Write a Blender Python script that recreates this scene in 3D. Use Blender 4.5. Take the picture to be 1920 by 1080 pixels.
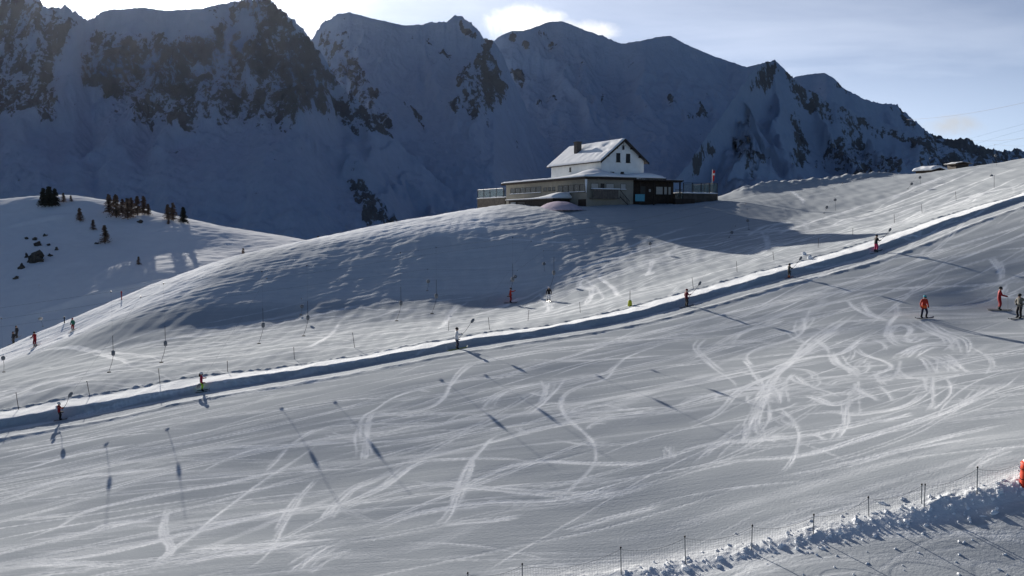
import bpy, bmesh, math, random
import numpy as np
from mathutils import Vector, Matrix
R = math.radians
for o in list(bpy.data.objects):
    bpy.data.objects.remove(o)
scene = bpy.context.scene
COL = scene.collection

# ------------------------------------------------------------------ camera
F = 1600.0                      # focal length in photo pixels (1920 wide)
PITCH = math.atan(130.0 / F)    # true horizon lies at row 410 of the photo
cam_d = bpy.data.cameras.new('camera')
cam_d.sensor_width = 36.0
cam_d.lens = 36.0 * F / 1920.0
cam_d.clip_start = 0.5
cam_d.clip_end = 40000
cam = bpy.data.objects.new('camera', cam_d)
cam.rotation_euler = (R(90) - PITCH, 0, 0)
COL.objects.link(cam)
scene.camera = cam

# ------------------------------------------------------------------ sky, sun, exposure
SUN_EL, SUN_AZ = R(15.0), R(-23.8)      # azimuth from +Y towards +X
SUN = Vector((math.sin(SUN_AZ) * math.cos(SUN_EL), math.cos(SUN_AZ) * math.cos(SUN_EL), math.sin(SUN_EL)))
world = bpy.data.worlds.new('World')
scene.world = world
world.use_nodes = True


class NT:
    """tiny node helper"""
    def __init__(s, tree):
        s.t = tree; s.n = tree.nodes; s.l = tree.links
    def new(s, kind, **kw):
        n = s.n.new(kind)
        for k, v in kw.items():
            setattr(n, k, v)
        return n
    def put(s, sock, v):
        if isinstance(v, bpy.types.NodeSocket):
            s.l.new(v, sock)
        elif v is not None:
            sock.default_value = v
    def math(s, op, a, b=None, c=None, clamp=False):
        n = s.new('ShaderNodeMath', operation=op); n.use_clamp = clamp
        s.put(n.inputs[0], a); s.put(n.inputs[1], b)
        if c is not None: s.put(n.inputs[2], c)
        return n.outputs[0]
    def mix(s, f, a, b):
        n = s.new('ShaderNodeMix', data_type='RGBA')
        s.put(n.inputs[0], f); s.put(n.inputs[6], a); s.put(n.inputs[7], b)
        return n.outputs[2]
    def noise(s, vec, scale, detail=4, rough=0.55, dist=0.0):
        n = s.new('ShaderNodeTexNoise')
        s.put(n.inputs['Vector'], vec)
        n.inputs['Scale'].default_value = scale
        n.inputs['Detail'].default_value = detail
        n.inputs['Roughness'].default_value = rough
        n.inputs['Distortion'].default_value = dist
        return n.outputs[0]
    def mapping(s, vec, scale=(1, 1, 1), rot=(0, 0, 0), loc=(0, 0, 0)):
        n = s.new('ShaderNodeMapping')
        s.put(n.inputs['Vector'], vec)
        n.inputs['Scale'].default_value = scale
        n.inputs['Rotation'].default_value = rot
        n.inputs['Location'].default_value = loc
        return n.outputs[0]
    def ramp(s, f, lo, hi):
        n = s.new('ShaderNodeMapRange', interpolation_type='SMOOTHSTEP')
        s.put(n.inputs[0], f)
        n.inputs[1].default_value = lo; n.inputs[2].default_value = hi
        return n.outputs[0]


def rgba(c):
    return (c[0], c[1], c[2], 1.0)


SKY_STRENGTH = 0.05
nt = NT(world.node_tree)
nt.n.clear()
out = nt.new('ShaderNodeOutputWorld')
sky = nt.new('ShaderNodeTexSky', sky_type='NISHITA')
sky.sun_disc = False
sky.sun_elevation = SUN_EL
sky.sun_rotation = SUN_AZ
sky.altitude = 2200
sky.air_density = 0.65
sky.dust_density = 0.6
sky.ozone_density = 3.0
tc = nt.new('ShaderNodeTexCoord')
dirv = tc.outputs['Generated']
sep = nt.new('ShaderNodeSeparateXYZ'); nt.l.new(dirv, sep.inputs[0])
dx, dy, dz = sep.outputs
vd = nt.new('ShaderNodeVectorMath', operation='DOT_PRODUCT')
nt.l.new(dirv, vd.inputs[0]); vd.inputs[1].default_value = SUN
half = nt.math('MULTIPLY_ADD', vd.outputs['Value'], 0.5, 0.5, clamp=True)
# thin high cloud: forward scattering makes it bright round the sun and faint away from it
ph = nt.math('MULTIPLY_ADD', nt.math('POWER', half, 4.0), 0.62, 0.0)
ph = nt.math('ADD', ph, nt.math('MULTIPLY', nt.math('POWER', half, 180.0), 2.0))
# project the direction on a cloud deck
den = nt.math('ADD', nt.math('MAXIMUM', dz, 0.0), 0.12)
comb = nt.new('ShaderNodeCombineXYZ')
nt.l.new(nt.math('DIVIDE', dx, den), comb.inputs[0])
nt.l.new(nt.math('DIVIDE', dy, den), comb.inputs[1])
deck = nt.mapping(comb.outputs[0], scale=(0.55, 0.85, 1), rot=(0, 0, R(20)), loc=(3.3, 1.7, 0))
n1 = nt.noise(deck, 1.3, 6, 0.55, 0.4)
veil = nt.math('MULTIPLY_ADD', nt.ramp(n1, 0.30, 0.70), 0.42, 0.58)
low = nt.ramp(dz, 0.30, 0.08)            # more air, hence more veil, low in the sky
veil = nt.math('MAXIMUM', veil, nt.math('MULTIPLY', low, 0.95))
q_ = nt.math('DIVIDE', dz, 0.36)              # the veil is optically thin overhead
veil = nt.math('DIVIDE', veil, nt.math('MULTIPLY_ADD', q_, q_, 1.0))
# cumulus hugging the high summit, and a low bank on the right
def blob(px, py, rx, ry, seed, amp):
    X = nt.math('DIVIDE', dx, nt.math('MAXIMUM', dy, 0.05))
    Z = nt.math('DIVIDE', dz, nt.math('MAXIMUM', dy, 0.05))
    c2 = nt.new('ShaderNodeCombineXYZ'); nt.l.new(X, c2.inputs[0]); nt.l.new(Z, c2.inputs[1]); c2.inputs[2].default_value = seed
    nn = nt.noise(c2.outputs[0], 32, 6, 0.62, 0.3)
    cx = (px - 960) / F; cz = (410 - py) / F
    qx = nt.math('DIVIDE', nt.math('SUBTRACT', X, cx), rx / F)
    qz = nt.math('DIVIDE', nt.math('SUBTRACT', Z, cz), ry / F)
    r2 = nt.math('ADD', nt.math('MULTIPLY', qx, qx), nt.math('MULTIPLY', qz, qz))
    v = nt.math('SUBTRACT', nt.math('MULTIPLY_ADD', nt.math('SUBTRACT', nn, 0.5), amp, 1.0), r2)
    return nt.ramp(v, -0.35, 1.25)
b1 = blob(985, 55, 78, 38, 1.0, 2.4)
b2 = blob(1085, 68, 70, 22, 2.0, 2.2)
b3 = blob(1775, 238, 62, 20, 5.0, 2.6)
b4 = blob(600, 55, 40, 34, 7.0, 2.0)
cum = nt.math('MAXIMUM', nt.math('MAXIMUM', b1, nt.math('MULTIPLY', b2, 0.8)), nt.math('MAXIMUM', nt.math('MULTIPLY', b3, 0.65), nt.math('MULTIPLY', b4, 0.8)))
cumL = nt.math('MULTIPLY_ADD', nt.math('POWER', half, 6.0), 1.0, 0.08)
bg1 = nt.new('ShaderNodeBackground'); nt.l.new(sky.outputs[0], bg1.inputs[0]); bg1.inputs[1].default_value = SKY_STRENGTH
bg2 = nt.new('ShaderNodeBackground'); bg2.inputs[0].default_value = (1.0, 0.975, 0.93, 1)
nt.l.new(nt.math('MULTIPLY', veil, ph), bg2.inputs[1])
bg3 = nt.new('ShaderNodeBackground'); bg3.inputs[0].default_value = (1.0, 0.99, 0.97, 1)
nt.l.new(cumL, bg3.inputs[1])
add = nt.new('ShaderNodeAddShader'); nt.l.new(bg1.outputs[0], add.inputs[0]); nt.l.new(bg2.outputs[0], add.inputs[1])
mixs = nt.new('ShaderNodeMixShader'); nt.l.new(cum, mixs.inputs[0]); nt.l.new(add.outputs[0], mixs.inputs[1]); nt.l.new(bg3.outputs[0], mixs.inputs[2])
nt.l.new(mixs.outputs[0], out.inputs[0])

sun_d = bpy.data.lights.new('sun', 'SUN')
sun_d.energy = 5.0
sun_d.angle = R(0.55)
sun_d.color = (1.0, 0.94, 0.85)
sun = bpy.data.objects.new('sun', sun_d)
sun.rotation_euler = (-SUN).to_track_quat('-Z', 'Y').to_euler()
COL.objects.link(sun)
vs = scene.view_settings
vs.view_transform = 'Standard'; vs.look = 'None'; vs.gamma = 1.0; vs.use_curve_mapping = False
vs.exposure = 0.75
scene.cycles.max_bounces = 6
scene.cycles.diffuse_bounces = 3

# ------------------------------------------------------------------ helpers
rng = np.random.default_rng(7)
random.seed(7)


def ray(px, py):
    """horizontal slope x/y and vertical slope z/y of the ray through a photo pixel"""
    cx = (np.asarray(px, float) - 960) / F; cy = (540 - np.asarray(py, float)) / F
    den = math.cos(PITCH) + cy * math.sin(PITCH)
    return cx / den, (cy * math.cos(PITCH) - math.sin(PITCH)) / den


def at(px, py, d):
    a, b = ray(px, py)
    return Vector((float(a) * d, d, float(b) * d))


def pix(x, y, z):
    yc = y * math.cos(PITCH) - z * math.sin(PITCH)
    zc = y * math.sin(PITCH) + z * math.cos(PITCH)
    return 960 + F * x / yc, 540 - F * zc / yc


def _hash(ix, iy, seed):
    h = (ix.astype(np.int64) * 374761393 + iy.astype(np.int64) * 668265263 + seed * 974711) & 0x7fffffff
    h = ((h ^ (h >> 13)) * 1274126177) & 0x7fffffff
    return h ^ (h >> 16)


_GC = np.cos(np.arange(1024) * (2 * math.pi / 1024)); _GS = np.sin(np.arange(1024) * (2 * math.pi / 1024))


def perlin(x, y, seed=0):
    x = np.asarray(x, float); y = np.asarray(y, float)
    x0 = np.floor(x); y0 = np.floor(y)
    fx = x - x0; fy = y - y0
    u = fx * fx * fx * (fx * (fx * 6 - 15) + 10); v = fy * fy * fy * (fy * (fy * 6 - 15) + 10)
    def g(ix, iy, ax, ay):
        a = (_hash(ix, iy, seed) >> 5) & 1023
        return _GC[a] * ax + _GS[a] * ay
    n00 = g(x0, y0, fx, fy); n10 = g(x0 + 1, y0, fx - 1, fy)
    n01 = g(x0, y0 + 1, fx, fy - 1); n11 = g(x0 + 1, y0 + 1, fx - 1, fy - 1)
    return ((n00 * (1 - u) + n10 * u) * (1 - v) + (n01 * (1 - u) + n11 * u) * v) * 1.5


def fbm(x, y, octv=4, seed=0, gain=0.5):
    s = 0; a = 1.0; f = 1.0
    for k in range(octv):
        s = s + a * perlin(x * f, y * f, seed + 13 * k); a *= gain; f *= 2.03
    return s


def ridged(x, y, octv=4, seed=0, gain=0.55):
    s = 0; a = 1.0; f = 1.0; w = 1.0; tot = 0
    for k in range(octv):
        n = 1 - np.abs(perlin(x * f, y * f, seed + 31 * k)) * 1.4
        n = n * n * w; w = np.clip(n * 1.4, 0, 1)
        s = s + a * n; tot += a; a *= gain; f *= 2.05
    return s / tot


def sst(a, b, x):
    t = np.clip((np.asarray(x, float) - a) / (b - a), 0, 1)
    return t * t * (3 - 2 * t)


def inpoly(px, py, poly):
    r = np.zeros(np.shape(px), bool)
    n = len(poly)
    for i in range(n):
        x1, y1 = poly[i]; x2, y2 = poly[(i + 1) % n]
        if y1 == y2: continue
        c = ((y1 > py) != (y2 > py)) & (px < (x2 - x1) * (py - y1) / (y2 - y1) + x1)
        r ^= c
    return r


def tag(o, label=None, cat=None, group=None, kind=None):
    if label: o['label'] = label
    if cat: o['category'] = cat
    if group: o['group'] = group
    if kind: o['kind'] = kind
    return o


def link(name, me, mat=None, parent=None):
    o = bpy.data.objects.new(name, me)
    if mat is not None and me is not None:
        for m in (mat if isinstance(mat, (list, tuple)) else [mat]):
            me.materials.append(m)
    COL.objects.link(o)
    if parent is not None: o.parent = parent
    return o


def empty(name, loc, rz=0.0):
    o = bpy.data.objects.new(name, None)
    o.location = loc; o.rotation_euler = (0, 0, rz)
    o.empty_display_size = 0.3
    COL.objects.link(o)
    return o


def grid_mesh(name, X, Y, Z, smooth=True, attrs=None):
    nr, nc = X.shape
    me = bpy.data.meshes.new(name)
    co = np.stack([X, Y, Z], -1).reshape(-1, 3).astype(np.float32)
    idx = np.arange(nr * nc).reshape(nr, nc)
    q = np.stack([idx[:-1, :-1], idx[:-1, 1:], idx[1:, 1:], idx[1:, :-1]], -1).reshape(-1, 4)
    nf = len(q)
    me.vertices.add(len(co)); me.vertices.foreach_set('co', co.ravel())
    me.loops.add(nf * 4); me.loops.foreach_set('vertex_index', q.ravel().astype(np.int32))
    me.polygons.add(nf)
    me.polygons.foreach_set('loop_start', np.arange(0, nf * 4, 4, dtype=np.int32))
    me.polygons.foreach_set('use_smooth', np.full(nf, smooth))
    me.update(calc_edges=True)
    for k, v in (attrs or {}).items():
        a = me.attributes.new(k, 'FLOAT', 'POINT')
        a.data.foreach_set('value', np.ascontiguousarray(v, dtype=np.float32).ravel())
    return me


class MB:
    """collects simple solids into one mesh"""
    def __init__(s): s.v = []; s.f = []
    def add(s, vs, fs):
        o = len(s.v); s.v += [tuple(p) for p in vs]; s.f += [tuple(i + o for i in f) for f in fs]; return s
    def box(s, x0, x1, y0, y1, z0, z1):
        v = [(x, y, z) for z in (z0, z1) for y in (y0, y1) for x in (x0, x1)]
        return s.add(v, [(0, 2, 3, 1), (4, 5, 7, 6), (0, 1, 5, 4), (2, 6, 7, 3), (0, 4, 6, 2), (1, 3, 7, 5)])
    def tube(s, pts, r, n=6, caps=True):
        pts = [Vector(p) for p in pts]
        rs = r if isinstance(r, (list, tuple)) else [r] * len(pts)
        rings = []
        for i, p in enumerate(pts):
            t = (pts[min(i + 1, len(pts) - 1)] - pts[max(i - 1, 0)]).normalized()
            ref = Vector((0, 0, 1)) if abs(t.z) < 0.9 else Vector((1, 0, 0))
            a = t.cross(ref).normalized(); b = a.cross(t)
            rings.append([p + (a * math.cos(2 * math.pi * k / n) + b * math.sin(2 * math.pi * k / n)) * rs[i] for k in range(n)])
        v = [q for rg in rings for q in rg]; f = []
        for i in range(len(pts) - 1):
            for k in range(n):
                f.append((i * n + k, i * n + (k + 1) % n, (i + 1) * n + (k + 1) % n, (i + 1) * n + k))
        if caps:
            f.append(tuple(range(n - 1, -1, -1))); f.append(tuple((len(pts) - 1) * n + k for k in range(n)))
        return s.add(v, f)
    def ball(s, c, rx, ry=None, rz=None, n=8, m=6, zlo=-1.0):
        ry = ry or rx; rz = rz or rx
        v = []; f = []
        for i in range(m + 1):
            t = -math.pi / 2 + math.pi * i / m
            zz = max(math.sin(t), zlo); cc = math.cos(t)
            for k in range(n):
                a = 2 * math.pi * k / n
                v.append((c[0] + rx * cc * math.cos(a), c[1] + ry * cc * math.sin(a), c[2] + rz * zz))
        for i in range(m):
            for k in range(n):
                f.append((i * n + k, i * n + (k + 1) % n, (i + 1) * n + (k + 1) % n, (i + 1) * n + k))
        return s.add(v, f)
    def prism(s, poly, axis, lo, hi):
        """poly: 2-D outline; axis 'x','y','z' extruded from lo to hi"""
        n = len(poly)
        def P(q, w):
            return {'x': (w, q[0], q[1]), 'y': (q[0], w, q[1]), 'z': (q[0], q[1], w)}[axis]
        v = [P(q, lo) for q in poly] + [P(q, hi) for q in poly]
        f = [tuple(range(n - 1, -1, -1)), tuple(range(n, 2 * n))] + [(i, (i + 1) % n, (i + 1) % n + n, i + n) for i in range(n)]
        return s.add(v, f)
    def mesh(s, name, smooth=False, bevel=0.0):
        me = bpy.data.meshes.new(name)
        me.from_pydata(s.v, [], s.f)
        bm = bmesh.new(); bm.from_mesh(me)
        bmesh.ops.remove_doubles(bm, verts=bm.verts, dist=1e-5)
        bmesh.ops.recalc_face_normals(bm, faces=bm.faces)
        if bevel:
            bmesh.ops.bevel(bm, geom=[e for e in bm.edges if e.is_manifold and e.calc_face_angle(0) > 0.6], offset=bevel, segments=1, affect='EDGES')
        for fc in bm.faces: fc.smooth = smooth
        bm.to_mesh(me); bm.free()
        return me
    def build(s, name, mat, parent=None, smooth=False, bevel=0.0):
        return link(name, s.mesh(name, smooth, bevel), mat, parent)


# ------------------------------------------------------------------ materials
def mat_simple(name, col, rough=0.7, var=0.12, scale=6.0, metal=0.0, spec=0.3, bump=0.0):
    m = bpy.data.materials.new(name); m.use_nodes = True
    t = NT(m.node_tree); b = t.n['Principled BSDF']
    tcn = t.new('ShaderNodeTexCoord')
    n = t.noise(tcn.outputs['Object'], scale, 5, 0.6)
    lo = tuple(c * (1 - var) for c in col); hi = tuple(min(1, c * (1 + var)) for c in col)
    t.l.new(t.mix(t.ramp(n, 0.3, 0.7), rgba(lo), rgba(hi)), b.inputs['Base Color'])
    b.inputs['Roughness'].default_value = rough
    b.inputs['Metallic'].default_value = metal
    b.inputs['Specular IOR Level'].default_value = spec
    if bump:
        bp = t.new('ShaderNodeBump'); bp.inputs['Strength'].default_value = bump; bp.inputs['Distance'].default_value = 0.02
        t.l.new(n, bp.inputs['Height']); t.l.new(bp.outputs[0], b.inputs['Normal'])
    return m


def mat_snow_ground():
    m = bpy.data.materials.new('piste_snow'); m.use_nodes = True
    t = NT(m.node_tree); b = t.n['Principled BSDF']
    tcn = t.new('ShaderNodeTexCoord'); P = tcn.outputs['Object']
    at_ = t.new('ShaderNodeAttribute'); at_.attribute_name = 'loose_or_sunlit'
    loose_or_sunlit = at_.outputs['Fac']
    streakv = t.mapping(P, scale=(0.10, 1.5, 1.0), rot=(0, 0, R(-17)))
    st = t.noise(streakv, 1.0, 5, 0.6)
    fine = t.noise(P, 6.0, 4, 0.6)
    k = t.math('ADD', loose_or_sunlit, t.math('MULTIPLY', t.math('SUBTRACT', st, 0.5), 0.45))
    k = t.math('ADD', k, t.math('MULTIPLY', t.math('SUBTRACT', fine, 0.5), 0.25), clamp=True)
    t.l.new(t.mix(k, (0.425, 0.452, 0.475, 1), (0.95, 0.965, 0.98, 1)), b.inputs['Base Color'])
    b.inputs['Roughness'].default_value = 0.75
    b.inputs['Specular IOR Level'].default_value = 0.0
    # groomer ridges, ski scratches and grain
    cord = t.noise(t.mapping(P, scale=(0.35, 5.0, 1.0), rot=(0, 0, R(-17))), 1.0, 4, 0.6)
    h = t.math('ADD', t.math('MULTIPLY', cord, 0.012), t.math('MULTIPLY', t.noise(P, 9.0, 4, 0.65), t.math('MULTIPLY_ADD', loose_or_sunlit, 0.030, 0.018)))
    bp = t.new('ShaderNodeBump'); bp.inputs['Strength'].default_value = 0.8; bp.inputs['Distance'].default_value = 1.0
    t.l.new(h, bp.inputs['Height']); t.l.new(bp.outputs[0], b.inputs['Normal'])
    return m


def mat_snow(name, col=(0.88, 0.89, 0.91), bscale=2.0, bump=0.3):
    m = bpy.data.materials.new(name); m.use_nodes = True
    t = NT(m.node_tree); b = t.n['Principled BSDF']
    tcn = t.new('ShaderNodeTexCoord'); P = tcn.outputs['Object']
    n = t.noise(P, bscale, 5, 0.6)
    t.l.new(t.mix(n, rgba(tuple(c * 0.9 for c in col)), rgba(col)), b.inputs['Base Color'])
    b.inputs['Roughness'].default_value = 0.75; b.inputs['Specular IOR Level'].default_value = 0.0
    bp = t.new('ShaderNodeBump'); bp.inputs['Strength'].default_value = bump; bp.inputs['Distance'].default_value = 0.1
    t.l.new(n, bp.inputs['Height']); t.l.new(bp.outputs[0], b.inputs['Normal'])
    return m


def mat_mountain(name, scale):
    """snow and rock by the vertex attribute 'rock', broken up by noise; scale in metres"""
    m = bpy.data.materials.new(name); m.use_nodes = True
    t = NT(m.node_tree); b = t.n['Principled BSDF']
    tcn = t.new('ShaderNodeTexCoord'); P = tcn.outputs['Object']
    a = t.new('ShaderNodeAttribute'); a.attribute_name = 'rock'
    Ps = t.mapping(P, scale=(1.5 / scale, 0.9 / scale, 0.6 / scale))
    n1 = t.noise(Ps, 1.0, 9, 0.66, 0.6)
    n2 = t.noise(t.mapping(P, scale=(1 / scale,) * 3), 5.0, 7, 0.65)
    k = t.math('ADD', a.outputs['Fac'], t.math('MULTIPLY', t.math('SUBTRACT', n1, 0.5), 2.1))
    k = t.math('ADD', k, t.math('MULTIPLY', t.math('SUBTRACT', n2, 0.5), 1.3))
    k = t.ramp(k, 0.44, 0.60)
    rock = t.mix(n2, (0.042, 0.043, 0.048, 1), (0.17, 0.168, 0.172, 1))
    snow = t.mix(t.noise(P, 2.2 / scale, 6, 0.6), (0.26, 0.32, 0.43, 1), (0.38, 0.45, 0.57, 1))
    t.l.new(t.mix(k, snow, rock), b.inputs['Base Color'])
    b.inputs['Roughness'].default_value = 0.85; b.inputs['Specular IOR Level'].default_value = 0.1
    bp = t.new('ShaderNodeBump'); bp.inputs['Strength'].default_value = 0.7; bp.inputs['Distance'].default_value = scale * 0.12
    t.l.new(t.math('ADD', n1, t.math('MULTIPLY', n2, 0.5)), bp.inputs['Height']); t.l.new(bp.outputs[0], b.inputs['Normal'])
    return m


M_PISTE = mat_snow_ground()
M_SNOW = mat_snow('roof_snow')
M_HILL = mat_snow('hill_snow', (0.80, 0.81, 0.83), 0.25, 0.4)
M_STEEL = mat_simple('galvanised_steel', (0.25, 0.26, 0.27), 0.45, metal=0.8)
M_DARK = mat_simple('dark_metal', (0.03, 0.03, 0.035), 0.5)
M_POLE = mat_simple('marker_pole', (0.06, 0.055, 0.06), 0.9, spec=0.05)
M_BLACK = mat_simple('black_plastic', (0.012, 0.012, 0.014), 0.5)

# ------------------------------------------------------------------ terrain shape
CTRL = [
    # near piste, bottom of the picture
    (0, 1080, 34.6), (480, 1080, 33), (980, 1080, 31.7), (1286, 1058, 31.8), (1600, 990, 32.2), (1920, 903, 32.8),
    (0, 930, 44.5), (480, 910, 42.8), (960, 870, 42.4), (1440, 800, 43), (1920, 740, 43.8),
    (0, 845, 52.3), (480, 790, 51.5), (960, 735, 52.4), (1440, 640, 60.5), (1730, 597, 62), (1890, 588, 63.5),
    (1920, 1080, 27.9), (1500, 1090, 29.0), (980, 1200, 27.5), (300, 1200, 28.5),
    # drag-lift track
    (0, 797, 57), (113, 779, 58), (379, 730, 60.5), (856, 649, 65), (1287, 567, 73), (1479, 514, 78),
    (1641, 469, 82.5), (1780, 418, 86.5), (1920, 372, 91),
    # flat beyond the track
    (0, 730, 66.5), (240, 690, 70), (640, 640, 76), (640, 684, 64.5), (958, 569, 95), (1030, 563, 93), (1200, 500, 99),
    (1400, 455, 105), (1600, 437, 99), (1750, 395, 104), (1920, 330, 110),
    (1920, 298, 135), (1720, 326, 140), (1600, 340, 148), (1450, 355, 150), (1380, 362, 150),
    (1400, 405, 125), (1550, 390, 125), (1750, 352, 122),
    # house shelf
    (1100, 390, 130), (950, 388, 139), (1200, 383, 136), (1290, 379, 146), (1345, 369, 152),
    # foot of the knoll, its shaded face, its crest
    (180, 622, 95), (430, 615, 91), (640, 596, 92), (800, 576, 94), (1000, 505, 104), (1130, 472, 108), (1250, 462, 108),
    (250, 582, 100.5), (400, 532, 104.5), (640, 484, 112.5), (800, 440, 119), (940, 402, 129),
    (0, 656, 112), (137, 596, 117), (228, 558, 119), (400, 497, 127), (600, 460, 142), (800, 414, 147), (900, 396, 151),
    (137, 623, 104), (66, 645, 104), (0, 690, 90),
]
cp = np.array([tuple(at(*c)) for c in CTRL])
extra = []
for (px, py, d) in [(-250, 760, 104), (0, 656, 112), (137, 596, 117), (228, 558, 119), (400, 497, 127), (600, 460, 142), (800, 414, 147), (900, 396, 151)]:
    p = at(px, py, d); extra += [(p.x * 1.06, p.y + 9, p.z - 2.6), (p.x * 1.3, p.y + 45, p.z - 24)]
for (px, py, d) in [(1380, 362, 150), (1600, 340, 148), (1720, 326, 140), (1920, 298, 135), (2150, 262, 130)]:
    p = at(px, py, d); extra += [(p.x + 3, p.y + 18, p.z - 1.2), (p.x + 10, p.y + 60, p.z - 22)]
for (x, y, z) in [(0, 150, 2.3), (20, 158, 2.6), (10, 142, 2.0), (35, 160, 3.4), (5, 185, -14), (40, 200, -14)]:
    extra.append((x, y, z))
cp = np.vstack([cp, np.array(extra)])


def _tps(r2):
    return np.where(r2 > 0, 0.5 * r2 * np.log(r2 + 1e-12), 0)


_n = len(cp)
_S = 100.0
_q = cp[:, :2] / _S
_K = _tps(((_q[:, None] - _q[None]) ** 2).sum(-1)) + np.eye(_n) * 2e-5
_P = np.hstack([np.ones((_n, 1)), _q])
_A = np.block([[_K, _P], [_P.T, np.zeros((3, 3))]])
_w = np.linalg.solve(_A, np.concatenate([cp[:, 2], np.zeros(3)]))


def base_h(x, y):
    x = np.asarray(x, float); y = np.asarray(y, float)
    sh = x.shape; q = np.stack([x.ravel(), y.ravel()], -1) / _S
    o = np.empty(len(q))
    for i in range(0, len(q), 60000):
        c = q[i:i + 60000]
        r2 = ((c[:, None, 0] - _q[None, :, 0]) ** 2 + (c[:, None, 1] - _q[None, :, 1]) ** 2)
        o[i:i + 60000] = _tps(r2) @ _w[:_n] + _w[_n] + c @ _w[_n + 1:]
    return o.reshape(sh)


# plan lines: foot of the lift bank and the berm under the net fence
LIFT = [(-300, 850, 53), (0, 797, 57), (113, 779, 58), (240, 757, 59.2), (379, 732, 60.5), (480, 711, 61.5), (640, 684, 63), (856, 649, 65.2), (1000, 627, 67),
        (1140, 603, 69.5), (1287, 567, 73), (1380, 546, 75.4), (1479, 514, 78), (1560, 492, 80.2), (1641, 469, 82.5), (1750, 428, 85.6), (1830, 400, 88),
        (1920, 372, 91), (2300, 270, 103)]
_lp = np.array([tuple(at(*c)) for c in LIFT])
FENCE = [(760, 1130, 30.2), (980, 1094, 31), (1173, 1080, 31.5), (1286, 1058, 31.8), (1405, 1030, 32), (1514, 1003, 32.2), (1625, 970, 32.4), (1732, 947, 32.5), (1828, 925, 32.6), (1920, 903, 32.8), (2200, 835, 34)]
_fp = np.array([tuple(at(*c)) for c in FENCE])


def _smooth_interp(x, xp, yp):
    xs = np.linspace(xp[0], xp[-1], 400)
    ys = np.interp(xs, xp, yp)
    k = np.hanning(41); k /= k.sum()
    pad = np.concatenate([ys[0] + (ys[1] - ys[0]) * np.arange(-20, 0), ys, ys[-1] + (ys[-1] - ys[-2]) * np.arange(1, 21)])
    ys = np.convolve(pad, k, 'valid')
    s0 = (ys[5] - ys[0]) / (xs[5] - xs[0]); s1 = (ys[-1] - ys[-6]) / (xs[-1] - xs[-6])
    r = np.interp(x, xs, ys)
    r = np.where(x < xs[0], ys[0] + (x - xs[0]) * s0, r)
    return np.where(x > xs[-1], ys[-1] + (x - xs[-1]) * s1, r)


def lift_y(x): return _smooth_interp(np.asarray(x, float), _lp[:, 0], _lp[:, 1])
def fence_y(x): return _smooth_interp(np.asarray(x, float), _fp[:, 0], _fp[:, 1])


def height(x, y):
    x = np.asarray(x, float); y = np.asarray(y, float)
    z = base_h(x, y)
    # lift bank: step up of 0.8 m, a strip leaning back towards the sun behind it
    s = (y - lift_y(x)) * 0.93
    wob = 0.16 * perlin(x * 0.35, y * 0.2, 3) + 0.12 * perlin(x * 1.9, y * 1.9, 4) + 0.08 * perlin(x * 4.7, y * 4.7, 14)
    s = s + wob
    z = z + sst(0.0, 0.6, s) * (0.28 + 0.12 * perlin(x * 0.21, y * 0.1, 33) + 0.06 * perlin(x * 0.9, y * 0.3, 34) - 0.27 * np.clip((s - 0.6) / 3.0, 0, 1) - 0.03 * sst(3.6, 9, s))
    z = z + 0.10 * np.exp(-((s - 3.9) / 0.3) ** 2) * (0.6 + perlin(x * 2.5, y * 2.5, 8))
    # riders' shelf below it with a lip towards the piste
    z = z - 0.16 * sst(-2.6, -0.2, s) * (1 - sst(-0.2, 0.5, s))
    z = z + 0.07 * np.exp(-((s + 2.9) / 0.35) ** 2) * (1 + 0.8 * perlin(x * 0.8, y * 0.8, 5))
    # berm under the net fence: rough, with a drop on the camera's side
    f = y - fence_y(x)
    amp = sst(-4, 6, x)
    rough = fbm(x * 1.6, y * 1.6, 4, 21)
    z = z - (0.05 + 0.17 * sst(14, 22, x)) * (1 - sst(-0.75, 0.05, f + 0.22 * rough)) * amp
    z = z + amp * np.exp(-((f - 0.1) / 0.55) ** 2) * (0.04 + 0.12 * np.abs(rough) * (0.5 + perlin(x * 0.5, y * 0.1, 90)) + 0.03 * sst(8, 20, x))
    # ploughed ridge beyond the lift field
    cx, cy = 50.0, 153.0
    rx = sst(36, 44, x) * (1 - sst(60, 70, x))
    z = z + rx * np.exp(-((y - (150 - 0.10 * (x - 40))) / 3.0) ** 2) * (1.35 + 0.45 * fbm(x * 0.7, y * 0.7, 3, 40)) * 0.9
    # wind crust and old tracks on the knoll's face
    kn = sst(92, 101, y) * sst(30, 5, x)
    rot = x * 0.9 + y * 0.45; rot2 = -x * 0.45 + y * 0.9
    z = z + kn * (0.05 * fbm(rot * 0.22, rot2 * 1.1, 4, 60) + 0.055 * ridged(rot * 0.33, rot2 * 0.95, 3, 63) * sst(-0.3, 0.4, perlin(rot * 0.16, rot2 * 0.4, 64)))
    # broad undulation
    z = z + 0.10 * fbm(x * 0.07, y * 0.11, 3, 80)
    return z


def ground(px, py, dmin=22, dmax=260):
    """first hit of the photo ray with the slope"""
    a, b = ray(px, py)
    d = np.linspace(dmin, dmax, 2400)
    h = height(a * d, d) - b * d
    i = int(np.argmax(h > 0)) if np.any(h > 0) else len(d) - 1
    if i > 0:
        t = h[i - 1] / (h[i - 1] - h[i]) if h[i] != h[i - 1] else 0
        dd = d[i - 1] + t * (d[i] - d[i - 1])
    else:
        dd = d[0]
    return Vector((float(a) * dd, dd, float(height(np.array([a * dd]), np.array([dd]))[0])))


def gz(x, y):
    return float(height(np.array([float(x)]), np.array([float(y)]))[0])


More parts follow.
